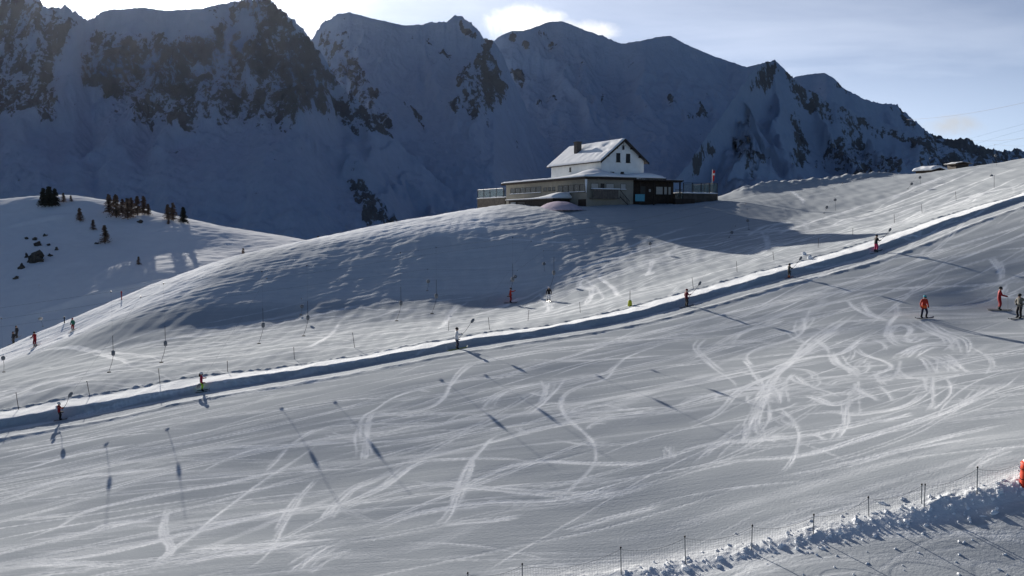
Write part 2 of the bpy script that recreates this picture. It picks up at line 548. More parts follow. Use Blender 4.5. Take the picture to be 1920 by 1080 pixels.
# ------------------------------------------------------------------ the slope mesh, ski tracks pressed into it
NU = 1120
us = np.linspace(-0.92, 0.92, NU)
ys = np.concatenate([np.arange(15, 26, 0.35), np.arange(26, 58, 0.08), np.arange(58, 96, 0.11), 96 + np.cumsum(np.linspace(0.12, 0.55, 300))])
NR = len(ys)
U, Yg = np.meshgrid(us, ys)
Xg = U * Yg
Zg = height(Xg, Yg)
loose_or_sunlit = np.zeros_like(Zg); groove = np.zeros_like(Zg)
row_of = lambda y: np.interp(y, ys, np.arange(NR))
Za = Zg.copy()


def unproj_many(pts, dmin=24, dmax=135):
    """photo pixels -> points on the slope (uses the grid heights)"""
    o = []
    for (px, py) in pts:
        a, b = ray(px, py)
        j = np.clip((a + 0.92) / 1.84 * (NU - 1), 0, NU - 1.001); j0 = int(j); t = j - j0
        col = Za[:, j0] * (1 - t) + Za[:, j0 + 1] * t
        h = col - b * ys
        i = int(np.argmax(h > 0)) if np.any(h > 0) else NR - 1
        dd = ys[i] if i == 0 else ys[i - 1] + (ys[i] - ys[i - 1]) * (h[i - 1] / (h[i - 1] - h[i]))
        o.append((a * dd, dd))
    return np.array(o)


def smooth_path(p, n=None, step=0.05):
    p = np.asarray(p, float)
    if len(p) > 2:                               # Catmull-Rom
        q = np.vstack([2 * p[0] - p[1], p, 2 * p[-1] - p[-2]])
        o = []
        for i in range(1, len(q) - 2):
            t = np.linspace(0, 1, 24, endpoint=False)[:, None]
            a, b, c, d = q[i - 1], q[i], q[i + 1], q[i + 2]
            o.append(0.5 * ((2 * b) + (c - a) * t + (2 * a - 5 * b + 4 * c - d) * t ** 2 + (-a + 3 * b - 3 * c + d) * t ** 3))
        p = np.vstack(o + [p[-1:]])
    L = np.concatenate([[0], np.cumsum(np.hypot(*np.diff(p, axis=0).T))])
    s = np.arange(0, L[-1], step)
    return np.stack([np.interp(s, L, p[:, 0]), np.interp(s, L, p[:, 1])], -1), s / max(L[-1], 1e-6)


def press(path, width, strength, depth=0.02, seed=0, fade=0.12, streaky=0.5, offset=0.0):
    p, s = smooth_path(path)
    if len(p) < 3: return
    t = np.gradient(p, axis=0); t /= np.maximum(np.hypot(t[:, 0], t[:, 1]), 1e-9)[:, None]
    nrm = np.stack([-t[:, 1], t[:, 0]], -1)
    along = sst(0, fade, s) * (1 - sst(1 - fade, 1, s))
    L = s * len(p) * 0.05
    along = along * (0.75 + 0.45 * perlin(L * 0.5, L * 0 + seed * 3.7, seed))
    wv = width * (0.85 + 0.35 * perlin(L * 0.35, L * 0 + 9.1 + seed, seed + 5))
    m = max(5, int(width / 0.045) + 3)
    for k in np.linspace(-1, 1, m):
        q = p + nrm * (offset + k * wv * 0.5)[:, None] if np.ndim(wv) else p + nrm * (offset + k * width * 0.5)
        prof = (1 - abs(k) ** 3)
        str_ = 1 - streaky + streaky * (0.5 + 0.9 * perlin(L * 0.25 + 50, np.full_like(L, k * width * 6 + seed * 1.3), seed + 9))
        val = np.clip(strength * along * prof * str_, 0, 1)
        j = np.rint((q[:, 0] / q[:, 1] + 0.92) / 1.84 * (NU - 1)).astype(int); i = np.rint(row_of(q[:, 1])).astype(int)
        ok = (j >= 0) & (j < NU) & (i >= 0) & (i < NR)
        np.maximum.at(loose_or_sunlit, (i[ok], j[ok]), val[ok])
        np.maximum.at(groove, (i[ok], j[ok]), (np.clip(along * prof, 0, 1) * depth)[ok])


def T(reg, *pts):
    ox, oy, s = {'B': (1240, 560, 2.8235), 'C': (600, 620, 2.842), 'D': (0, 740, 2.909), 'P': (0, 0, 1)}[reg]
    return unproj_many([(ox + x / s, oy + y / s) for x, y in pts])


TR = [
    ('B', .45, .9, (1060, 60), (900, 170), (780, 260), (640, 370), (560, 470), (500, 600), (470, 760)),
    ('B', .16, .9, (210, 205), (175, 260), (230, 320), (330, 400), (390, 450), (380, 490)),
    ('B', .12, .8, (240, 205), (195, 262), (250, 320), (350, 400)),
    ('B', .3, .8, (0, 720), (230, 640), (330, 580), (430, 480), (640, 380), (740, 270), (800, 210), (1000, 90), (1050, 65)),
    ('B', .4, .9, (990, 0), (1030, 50), (1110, 90), (1190, 120), (1240, 110)),
    ('B', .3, .8, (1060, 0), (1090, 60), (1140, 95), (1200, 125)),
    ('B', .5, .8, (1230, 0), (1240, 80), (1200, 130), (1190, 190), (1230, 240), (1330, 260)),
    ('B', .12, 1., (1460, 410), (1510, 430), (1525, 490), (1480, 550), (1410, 600)),
    ('B', .12, .8, (1430, 400), (1440, 440), (1440, 540), (1400, 610)),
    ('B', .25, .7, (1630, 250), (1720, 300), (1750, 350), (1730, 410)),
    ('B', .14, 1., (600, 560), (640, 590), (700, 640), (735, 710), (715, 820), (680, 890), (610, 960)),
    ('B', .25, .8, (960, 530), (970, 640), (920, 700), (860, 780)),
    ('B', .12, .7, (985, 530), (975, 650), (940, 720), (900, 770)),
    ('B', .25, .8, (710, 400), (770, 450), (900, 500), (960, 530)),
    ('B', .3, .8, (1020, 430), (1050, 480), (1130, 520), (1180, 550)),
    ('B', .3, .8, (480, 400), (560, 390), (640, 350), (800, 310), (950, 290), (1050, 220), (1190, 130)),
    ('B', .25, .7, (450, 270), (600, 240), (740, 180), (790, 60), (870, 20)),
    ('B', .7, .6, (720, 190), (750, 140), (775, 90)),
    ('B', .25, .8, (480, 380), (440, 310), (520, 260), (700, 220)),
    ('B', .12, .9, (430, 320), (480, 380), (520, 460)),
    ('B', .35, .8, (0, 580), (200, 530), (400, 480), (560, 465), (700, 420)),
    ('B', .2, .6, (0, 490), (200, 440), (480, 380), (700, 360), (900, 330)),
    ('B', .4, .8, (0, 830), (300, 760), (700, 730), (900, 700), (1300, 610), (1380, 590)),
    ('B', .5, .8, (0, 940), (400, 860), (800, 820), (1200, 700), (1500, 600), (1750, 480), (1920, 370)),
    ('B', .6, .8, (900, 270), (940, 340), (1010, 380), (1040, 430)),
    ('B', .3, .8, (1010, 240), (1060, 290), (1180, 330), (1220, 370), (1100, 410), (1060, 430)),
    ('B', .9, .8, (1330, 100), (1450, 170), (1560, 220), (1560, 300)),
    ('B', 1.0, .7, (1270, 320), (1400, 250), (1600, 240)),
    ('B', 1.3, .7, (1400, 290), (1480, 330), (1530, 400)),
    ('B', .5, .7, (1250, 200), (1330, 230), (1400, 190)), ('B', .3, .8, (1190, 190), (1250, 140), (1330, 160), (1280, 220)),
    ('B', .8, .7, (600, 430), (600, 500), (610, 570)), ('B', .5, .7, (560, 480), (520, 580), (490, 660), (490, 750)),
    ('B', .12, .8, (560, 500), (570, 620), (530, 700), (525, 740)), ('B', .3, .6, (450, 640), (460, 700), (430, 780)),
    ('B', .12, .8, (490, 380), (540, 480), (560, 560)), ('B', .3, .6, (420, 800), (600, 690), (720, 680)),
    ('B', .5, .6, (150, 880), (250, 800), (400, 700), (480, 650)), ('B', .4, .5, (30, 780), (60, 860)),
    ('B', .25, .6, (880, 920), (1400, 780), (1920, 700)), ('B', .3, .6, (600, 960), (1100, 840), (1500, 730), (1880, 650)),
    ('B', .35, .6, (1600, 910), (1740, 830), (1920, 780)), ('B', .3, .6, (360, 260), (430, 180), (560, 140), (700, 90)),
    ('B', .2, .6, (270, 250), (380, 190), (520, 150)), ('B', .3, .7, (700, 610), (900, 600), (1050, 610), (1300, 560), (1450, 450)),
    ('B', .3, .7, (1140, 660), (1250, 630), (1360, 605)), ('B', .4, .6, (780, 500), (900, 560), (1000, 540), (1150, 480)),
    ('C', .3, .8, (850, 150), (760, 210), (690, 290), (650, 360), (570, 410), (400, 440), (100, 470), (0, 500)),
    ('C', .25, .8, (1200, 240), (1000, 240), (850, 255), (700, 280), (500, 320), (390, 360), (300, 420), (240, 460), (215, 540), (215, 640), (200, 720)),
    ('C', .15, .8, (280, 420), (245, 500), (235, 620), (225, 720)), ('C', .12, .7, (300, 420), (262, 520), (258, 640), (245, 710)),
    ('C', .13, .9, (1600, 160), (1530, 250), (1400, 290), (1310, 340), (1285, 400), (1320, 470), (1400, 540), (1450, 600), (1460, 680), (1430, 740), (1330, 840), (1220, 910), (1140, 970)),
    ('C', .2, .6, (1310, 340), (1285, 400), (1320, 470), (1400, 540)),
    ('C', .5, .8, (880, 430), (920, 370), (1000, 320), (1150, 280), (1240, 260)),
    ('C', .2, .6, (1860, 60), (1650, 130), (1580, 180), (1500, 230), (1300, 250), (1100, 250)),
    ('C', .35, .8, (1000, 540), (920, 570), (850, 640), (790, 710), (750, 800), (710, 910), (660, 1000), (560, 1080)),
    ('C', .15, .8, (830, 640), (800, 760), (760, 900), (700, 990)),
    ('C', .3, .7, (1870, 700), (1500, 710), (1200, 700), (1050, 720), (900, 770), (800, 820), (720, 880)),
    ('C', .3, .7, (1870, 790), (1600, 860), (1300, 870), (900, 840), (600, 810), (450, 790)),
    ('C', .3, .6, (0, 800), (300, 740), (650, 660), (900, 600), (1300, 500), (1870, 440)),
    ('C', .25, .6, (0, 690), (300, 620), (700, 560), (1100, 430), (1500, 360), (1870, 290)),
    ('C', .2, .6, (0, 640), (250, 600), (600, 560), (960, 460)),
    ('C', .12, .8, (1180, 260), (1190, 320), (1160, 390)), ('C', .2, .8, (1240, 270), (1210, 350), (1150, 400)), ('C', .2, .8, (1330, 240), (1240, 340), (1060, 480)),
    ('C', .5, .6, (0, 960), (300, 840), (480, 720), (650, 660)), ('C', .5, .6, (30, 1030), (120, 900), (200, 830), (370, 770)),
    ('C', .4, .7, (230, 1080), (500, 980), (900, 920), (1300, 900), (1876, 760)),
    ('C', .3, .7, (600, 1040), (900, 1010), (1130, 970)), ('C', .25, .7, (1280, 1080), (1600, 990), (1876, 910)),
    ('C', .2, .6, (1876, 560), (1700, 600), (1450, 610), (1200, 570)), ('C', .2, .6, (0, 510), (300, 500), (700, 490)),
    ('C', .25, .7, (0, 580), (330, 540), (500, 500), (690, 490)), ('C', .2, .6, (400, 690), (900, 680), (1200, 700)),
    ('C', .3, .6, (1050, 160), (1300, 160), (1600, 150), (1876, 130)), ('C', .2, .6, (1100, 480), (1300, 440), (1600, 420), (1876, 400)),
    ('D', .2, .8, (1870, 140), (1700, 200), (1580, 270), (1400, 300), (1250, 350), (1120, 420), (1060, 460)),
    ('D', .3, .9, (940, 590), (895, 680), (890, 760), (930, 840), (850, 920), (780, 989)),
    ('D', .18, .8, (1750, 260), (1600, 370), (1400, 500), (1200, 650), (1080, 740), (960, 830), (870, 920), (800, 989)),
    ('D', .12, .6, (1230, 650), (1110, 740), (990, 830), (900, 920)), ('D', .12, .7, (1580, 280), (1480, 380), (1400, 440)),
    ('D', .12, .9, (1750, 450), (1650, 570), (1550, 720), (1500, 820), (1400, 920), (1260, 989)),
    ('D', .12, .8, (1720, 450), (1620, 570), (1520, 720), (1470, 820)),
    ('D', .3, .8, (0, 910), (400, 890), (750, 820), (1000, 760), (1500, 640), (1900, 560)),
    ('D', .3, .7, (0, 830), (300, 730), (500, 630), (900, 540), (1300, 470), (1900, 330)),
    ('D', .35, .9, (0, 530), (370, 460), (700, 420), (1000, 390)), ('D', .3, .9, (0, 440), (400, 330), (750, 270)),
    ('D', .25, .8, (0, 380), (500, 250), (950, 170)), ('D', .25, .8, (0, 320), (300, 270), (600, 220)),
    ('D', .3, .8, (900, 850), (1300, 830), (1900, 790)), ('D', .3, .7, (800, 960), (1200, 880), (1500, 830), (1750, 740)),
    ('D', 1.0, .55, (1600, 989), (1750, 880), (1920, 800)), ('D', .3, .6, (0, 690), (400, 650), (600, 600)),
    ('D', .3, .7, (150, 780), (450, 750), (600, 700), (900, 670)), ('D', .3, .7, (0, 940), (400, 920), (750, 940)),
    ('P', .3, .8, (1100, 510), (1085, 535), (1110, 545), (1095, 575)), ('P', .3, .7, (1140, 495), (1125, 520), (1150, 540), (1165, 560)),
    ('P', .3, .8, (1222, 488), (1215, 515), (1232, 505)), ('P', .25, .7, (1075, 515), (1105, 530), (1130, 560), (1080, 580)),
    ('P', .3, .7, (1010, 545), (1030, 575), (1018, 590)), ('P', .3, .7, (985, 552), (945, 575), (880, 595)),
    ('P', .5, .7, (875, 560), (845, 590), (825, 620)), ('P', .4, .7, (640, 600), (600, 640), (560, 660)),
    ('P', .4, .8, (1860, 480), (1875, 510), (1868, 530)), ('P', .3, .7, (1890, 530), (1880, 555), (1920, 545)),
    ('P', .5, .6, (0, 668), (90, 655), (250, 665), (330, 680)), ('P', .5, .7, (170, 660), (220, 672), (260, 690)),
    ('P', .4, .8, (1920, 345), (1800, 372), (1700, 405)), ('P', .3, .6, (1430, 430), (1440, 460), (1420, 480)),
    ('P', .3, .7, (1480, 355), (1500, 370), (1510, 385)),
    ('P', .35, .8, (800, 440), (900, 446), (1000, 452), (1120, 456)),          # the path cut across the knoll
]
def wander(pth, o1, o2, seed, a=0.0, b=1.0):
    """a single ski's line inside a pass: drifts sideways from o1 to o2, covers the stretch a..b"""
    q, u = smooth_path(pth, step=0.3)
    if len(q) < 4: return pth
    t_ = np.gradient(q, axis=0); t_ /= np.maximum(np.hypot(t_[:, 0], t_[:, 1]), 1e-9)[:, None]
    L_ = np.arange(len(q)) * 0.3
    of = o1 + (o2 - o1) * u + 0.16 * perlin(L_ * 0.22, L_ * 0 + seed * 0.37, seed)
    q = q + np.stack([-t_[:, 1], t_[:, 0]], -1) * of[:, None]
    k = (u >= a) & (u <= b)
    return q[k] if k.sum() > 4 else q


for i, t in enumerate(TR):
    pth = T(t[0], *t[3:]); w_ = t[1] * 1.3
    press(pth, w_, t[2] * 0.42, depth=0.004, seed=i, streaky=0.8, fade=0.25)
    nl = 2 if t[1] < 0.28 else int(3 + t[1] * 7)
    for k in range(nl):                                   # the crisp cuts of single skis inside the pass
        o1, o2 = rng.uniform(-0.75, 0.75, 2) * w_
        press(wander(pth, o1, o2, 4000 + i * 9 + k, rng.uniform(0, 0.25) * (k > 0), 1 - rng.uniform(0, 0.25) * (k > 0)), rng.choice([0.075, 0.085, 0.13]), min(1.0, t[2] * rng.uniform(1.1, 1.6)), depth=0.016, seed=1000 + i * 7 + k, streaky=0.25, fade=0.15)
# swirls where beginners turn again and again
for i in range(70):
    c = (rng.normal(1620, 120), rng.normal(690, 38)) if i < 42 else ((rng.normal(1460, 60), rng.normal(790, 40)) if i < 56 else (rng.normal(1000, 220), rng.normal(760, 45)))
    a0 = rng.uniform(0, 6.28); turn = rng.uniform(-2.6, 2.6); L_ = rng.uniform(25, 75); q = [c]
    for k in range(6):
        a0 += turn / 6; q.append((q[-1][0] + math.cos(a0) * L_ / 4, q[-1][1] + math.sin(a0) * L_ / 10))
    pth = unproj_many([(min(1925, max(5, x)), min(1070, max(610, y))) for x, y in q])
    press(pth, rng.choice([0.2, 0.35, 0.6]), rng.uniform(0.15, 0.4), 0.004, 1500 + i, 0.3, 0.8)
    for k in range(2): press(wander(pth, 0.25 * (k - 0.5), rng.uniform(-0.4, 0.4), 5000 + i * 2 + k), 0.08, rng.uniform(0.6, 1.0), 0.014, 1600 + i * 3 + k, 0.2, 0.25)
# countless older passes running with the piste
for i in range(780):
    w = rng.uniform(-0.15, 1.0) if i < 490 else rng.uniform(1.03, 1.75)
    x0 = rng.uniform(-48, 55); ln = rng.uniform(5, 30)
    xs = np.linspace(x0, x0 + ln, 9)
    ya = fence_y(xs) * 0.75 + 0.25 * (31.5 + 0.12 * xs); yb = lift_y(xs)
    w2 = w + np.linspace(0, rng.normal(0, 0.11), 9) + rng.normal(0, 0.05) * np.linspace(-1, 1, 9) ** 2
    yy = ya * (1 - w2) + (yb - 1.5) * w2 if w < 1.02 else yb + 3.0 + (w2 - 1.03) * 44
    pth = np.stack([xs, yy], -1)
    if i % 5 == 0:
        press(pth, rng.choice([0.35, 0.6, 1.0]), rng.uniform(0.25, 0.55), depth=rng.uniform(0.003, 0.010) * (1 if w < 1.02 else 2.0), seed=200 + i, fade=0.3)
    else:
        sg = rng.uniform(0.4, 1.0)
        press(pth, 0.09, sg, depth=rng.uniform(0.006, 0.020), seed=200 + i, fade=0.25, streaky=0.3)
        if i % 2: press(pth, 0.09, sg, depth=0.010, seed=3000 + i, fade=0.25, streaky=0.3, offset=rng.uniform(0.18, 0.3))
# bright scraped edge of the riders' track
xs = np.linspace(-50, 70, 40)
press(np.stack([xs, lift_y(xs) - 0.6], -1), 0.7, 0.75, 0.03, 901, 0.02)
press(np.stack([xs, lift_y(xs) - 2.9], -1), 0.4, 0.7, 0.0, 902, 0.02)


def blur(a, k=1):
    for _ in range(k):
        b = a.copy()
        b[1:-1, 1:-1] = (4 * a[1:-1, 1:-1] + 2 * (a[:-2, 1:-1] + a[2:, 1:-1] + a[1:-1, :-2] + a[1:-1, 2:]) + a[:-2, :-2] + a[2:, 2:] + a[:-2, 2:] + a[2:, :-2]) / 16
        a = b
    return a


loose_or_sunlit = 0.45 * loose_or_sunlit + 0.55 * blur(loose_or_sunlit, 1); groove = blur(groove, 1)
Zg = Zg - groove + loose_or_sunlit * 0.006 * perlin(Xg * 3.3, Yg * 3.3, 77)
# wind-blown snow on knoll and berm; sunlit bank strip and crest painted lighter
bank = sst(0.40, 0.75, Yg - lift_y(Xg)) * (1 - sst(3.2, 4.2, Yg - lift_y(Xg)))  # sun on the strip behind the bank, put into the snow colour
soft_or_sunlit = np.maximum(0.85 * bank, 0.35 * sst(95, 100, Yg) * sst(20, 0, Xg))
soft_or_sunlit = np.maximum(soft_or_sunlit, 0.9 * sst(97, 108, Yg + 0.25 * np.maximum(-30 - Xg, 0)) * sst(-34, -42, Xg)); soft_or_sunlit = np.maximum(soft_or_sunlit, 0.9 * sst(112, 124, Yg + 0.12 * np.minimum(0, Xg + 10)) * sst(4, -6, Xg))  # knoll crest whitened by colour where the sun catches it
soft_or_sunlit = np.maximum(soft_or_sunlit, 0.7 * np.exp(-((Yg - fence_y(Xg)) / 1.0) ** 2))
loose_or_sunlit = np.maximum(loose_or_sunlit, soft_or_sunlit)
tag(link('ski_slope', grid_mesh('ski_slope', Xg, Yg, Zg, True, {'loose_or_sunlit': loose_or_sunlit}), M_PISTE), 'groomed snow slope crossed by countless ski tracks', None, None, 'structure')
# ------------------------------------------------------------------ hill with trees on the left
HC = [(-300, 380, 235), (0, 376, 232), (60, 371, 230), (130, 374, 227), (200, 386, 224), (290, 400, 222), (355, 417, 244), (450, 432, 245), (560, 448, 238), (640, 462, 232),
      (-300, 430, 205), (0, 420, 212), (130, 420, 211), (250, 425, 208), (310, 465, 193), (430, 472, 190), (560, 475, 188), (420, 447, 204), (350, 440, 204),
      (-300, 700, 150), (0, 640, 152), (100, 590, 158), (200, 545, 163), (330, 510, 170), (450, 500, 176), (0, 520, 178), (120, 500, 182), (250, 480, 186), (600, 500, 182), (740, 520, 178)]
hp = [tuple(at(*c)) for c in HC]
for (px, py, d) in [(-300, 380, 235), (0, 376, 238), (130, 374, 236), (290, 400, 238), (450, 432, 245), (640, 462, 232)]:
    p = at(px, py, d); hp += [(p.x, p.y + 25, p.z - 4), (p.x, p.y + 80, p.z - 45)]
hp = np.array(hp)
_hq = hp[:, :2] / _S
_hn = len(hp)
_HA = np.block([[_tps(((_hq[:, None] - _hq[None]) ** 2).sum(-1)) + np.eye(_hn) * 1e-4, np.hstack([np.ones((_hn, 1)), _hq])], [np.hstack([np.ones((_hn, 1)), _hq]).T, np.zeros((3, 3))]])
_hw = np.linalg.solve(_HA, np.concatenate([hp[:, 2], np.zeros(3)]))


def hill_h(x, y):
    x = np.asarray(x, float); y = np.asarray(y, float); q = np.stack([x.ravel(), y.ravel()], -1) / _S
    r2 = ((q[:, None] - _hq[None]) ** 2).sum(-1)
    z = (_tps(r2) @ _hw[:_hn] + _hw[_hn] + q @ _hw[_hn + 1:]).reshape(x.shape)
    z = z + 0.35 * fbm(x * 0.05, y * 0.05, 4, 300) + 0.10 * fbm(x * 0.35, y * 0.35, 3, 310)
    # a cut path traversing the flank, and another lower down
    for (pts, wd, dep) in HPATHS:
        yy = np.interp(x, pts[:, 0], pts[:, 1]); ins = sst(pts[0, 0] - 2, pts[0, 0] + 4, x) * (1 - sst(pts[-1, 0] - 4, pts[-1, 0] + 2, x))
        s = (y - yy)
        z = z + ins * (dep * sst(-wd, 0, s) * (1 - sst(0, wd * 0.9, s)))
    return z


HPATHS = []


def hill_ground(px, py):
    a, b = ray(px, py)
    d = np.linspace(140, 330, 900)
    h = hill_h(a * d, d) - b * d
    i = int(np.argmax(h > 0)) if np.any(h > 0) else int(np.argmax(h))
    return Vector((float(a) * d[i], d[i], float(hill_h(np.array([a * d[i]]), np.array([d[i]]))[0])))


_hp1 = [hill_ground(*p) for p in [(20, 605), (100, 578), (180, 553), (240, 541), (330, 528), (400, 505)]]
_hp2 = [hill_ground(*p) for p in [(-60, 450), (0, 432), (60, 415), (130, 405)]]
_hp3 = [hill_ground(*p) for p in [(-80, 480), (0, 470), (40, 455), (52, 448)]]
HPATHS = [(np.array([(p.x, p.y) for p in q]), w, dp) for q, w, dp in ((_hp1, 2.2, 0.5), (_hp2, 2.5, 0.45), (_hp3, 2.0, 0.3))]
hu = np.linspace(-0.95, 0.10, 420); hy = np.linspace(138, 330, 420)
HU, HY = np.meshgrid(hu, hy); HX = HU * HY
tag(link('snow_hill', grid_mesh('snow_hill', HX, HY, hill_h(HX, HY)), M_HILL), 'snowy hill with larches beyond the near slope', None, None, 'structure')

# ------------------------------------------------------------------ mountains across the valley
def massif(label, sky, D, depth, zb, nU, nV, jag, spur, rock, p_power=0.8, seed=0, scale=260.0, rock_bias=0.0, Dcurve=None):
    """sky: photo skyline (px, py); D distance of the ridge; depth: how far the face comes towards us; zb: base height / D"""
    sk = np.array(sky, float)
    px = np.linspace(sk[0, 0], sk[-1, 0], nU)
    py = np.interp(px, sk[:, 0], sk[:, 1])
    jg = np.interp(px, [q[0] for q in jag], [q[1] for q in jag])
    py = py + jg * (fbm(px * 0.07, px * 0 + seed, 4, seed + 1, 0.65) * 5.0 - np.abs(perlin(px * 0.16, px * 0 + 3.3, seed + 2)) * 5.0)
    py_s = np.interp(px, sk[:, 0], sk[:, 1]); e_s = ray(px, py_s)[1]
    a, e = ray(px, py)
    Dr = D * ((np.interp(px, [q[0] for q in Dcurve], [q[1] for q in Dcurve]) if Dcurve else 1.0) + 0.03 * fbm(px * 0.006, px * 0, 3, seed + 3))
    back = np.linspace(-0.5, 0, 14)[:-1]; front = np.linspace(0, 1, nV) ** 1.15
    V = np.concatenate([back, front])
    vv, aa = np.meshgrid(V, a, indexing='ij')
    ee = np.broadcast_to(e, vv.shape); DD = np.broadcast_to(Dr, vv.shape); PX = np.broadcast_to(px, vv.shape)
    f = np.clip(vv, 0, 1); bk = np.clip(-vv, 0, 1)
    Y = DD * (1 - depth * f + 0.5 * bk)
    es = np.broadcast_to(e_s, vv.shape)
    zr = (es + (ee - es) * np.exp(-f / 0.035)) * DD
    Z = zr + (zb * D - zr) * f ** p_power
    Z = Z - bk * 1.2 * (zr - zb * D)
    X = aa * Y
    H = D * 0.22
    env = sst(0.0, 0.10, f) + 0.35 * sst(0, 0.02, f)
    warp = fbm(X / (H * 0.5), Y / (H * 0.5), 3, seed + 5) * 0.35
    r1 = ridged(X / (H * 0.33) + warp, Y / (H * 1.1) + warp, 5, seed + 6)
    sp = np.interp(PX, [q[0] for q in spur], [q[1] for q in spur])
    Z = Z - env * (1 - r1) * H * 0.13 * sp * (1 - 0.85 * sst(0.3, 0.65, f)) * (bk <= 0)
    r2 = fbm(X / (H * 0.06), Y / (H * 0.06), 4, seed + 7)
    PXX, PYY = pix(X, Y, Z)
    wx = PXX + 12 * fbm(PXX * 0.03, PYY * 0.03, 4, seed + 8, .6); wy = PYY + 12 * fbm(PXX * 0.03 + 40, PYY * 0.03, 4, seed + 9, .6)
    rk = np.zeros_like(Z)
    for poly, w in rock:
        rk = np.maximum(rk, inpoly(wx, wy, poly) * (w if w < 0.5 else 0.5 + (w - 0.5) * 0.45))
    rk = blur(rk, 2)
    Z = Z + env * r2 * H * (0.010 + 0.034 * rk) * (bk <= 0)
    X2 = X + env * H * 0.02 * rk * fbm(X / (H * .05), Z / (H * .05), 3, seed + 11)
    rk = rk + rock_bias
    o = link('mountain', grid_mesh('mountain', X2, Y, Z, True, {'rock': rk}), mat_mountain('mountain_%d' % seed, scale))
    return tag(o, label, None, None, 'structure')


massif('dark rock wall and snow aprons of the nearest range, upper left',
       [(-500, 60), (-300, -50), (-100, -20), (0, -25), (60, -6), (75, 2), (82, 14), (130, 16), (150, 30), (165, 40), (185, 27), (205, 19), (270, 14), (310, 20), (380, 16), (425, 5), (470, 0), (488, -6), (505, 0),
        (530, 22), (560, 47), (575, 66), (600, 100), (640, 165), (690, 205), (720, 240), (745, 265), (800, 320), (860, 370), (940, 410)],
       5200, 0.42, -0.07, 560, 260, [(-500, 1), (75, 1.1), (185, 1), (230, .15), (400, .15), (440, .7), (505, 1.2), (600, 1.2), (745, 1.0), (940, .4)], [(-500, 1), (560, 1.0), (745, .7), (940, .3)],
       [([(-300, -60), (75, 0), (150, 38), (122, 95), (95, 150), (112, 232), (85, 215), (60, 200), (0, 215), (-300, 230)], .66),
        ([(185, 75), (240, 68), (290, 90), (330, 75), (345, 110), (300, 170), (330, 205), (280, 215), (235, 190), (190, 170), (165, 150), (180, 110)], .60),
        ([(390, 60), (425, 25), (470, 8), (420, 70), (370, 130), (345, 110)], .62),
        ([(470, 8), (505, -4), (560, 45), (600, 100), (640, 165), (700, 205), (745, 262), (700, 245), (660, 215), (620, 220), (590, 200), (560, 205), (530, 243), (500, 225), (470, 200), (455, 160), (470, 110), (480, 60)], .74),
        ([(300, 150), (360, 130), (455, 160), (470, 200), (440, 215), (390, 215), (365, 232), (330, 255), (310, 230)], .62),
        ([(210, 190), (280, 215), (290, 240), (250, 235)], .5),
        ([(150, 60), (230, 50), (420, 70), (480, 60), (560, 120), (600, 200), (520, 235), (330, 240), (230, 200), (150, 160)], .44),
        ([(590, 190), (640, 170), (740, 260), (690, 250), (640, 235)], .5),
        ([(380, 20), (425, 5), (500, -6), (540, 28), (520, 45), (480, 30), (430, 35)], .55),
        ([(180, 295), (188, 295), (188, 302), (180, 302)], .7),
        ([(640, 330), (690, 350), (740, 420), (760, 440), (700, 430)], .55)],
       0.85, 11, 130, 0.03)
massif('long snow dome and rocky middle peak behind the hut',
       [(480, 200), (560, 110), (585, 75), (600, 50), (625, 30), (655, 23), (700, 35), (760, 48), (795, 46), (805, 42), (835, 42), (855, 29), (872, 36), (890, 50), (908, 72), (925, 76), (945, 110), (965, 160), (1000, 230), (1060, 320), (1140, 380), (1240, 410)],
       7200, 0.42, -0.06, 460, 240, [(480, .6), (600, .8), (660, .2), (760, .1), (800, .5), (850, .6), (920, 1.1), (1000, .8), (1240, .3)], [(480, 1), (620, .6), (760, .35), (860, .7), (1000, .6), (1240, .3)],
       [([(590, 75), (615, 50), (650, 60), (640, 100), (610, 110)], .55),
        ([(600, 110), (650, 105), (690, 150), (730, 200), (745, 265), (700, 240), (640, 190)], .42),
        ([(800, 45), (825, 80), (848, 115), (830, 110), (805, 70)], .66),
        ([(868, 34), (890, 48), (915, 75), (940, 130), (948, 180), (930, 200), (905, 170), (885, 120), (900, 90), (872, 60)], .70),
        ([(860, 125), (900, 120), (925, 165), (948, 195), (900, 215), (885, 222), (835, 195), (825, 180), (870, 170)], .58),
        ([(760, 190), (780, 200), (800, 235), (790, 240), (770, 215)], .56),
        ([(690, 340), (710, 360), (735, 420), (760, 440), (700, 440), (690, 390)], .5)],
       0.85, 23, 190, 0.05)
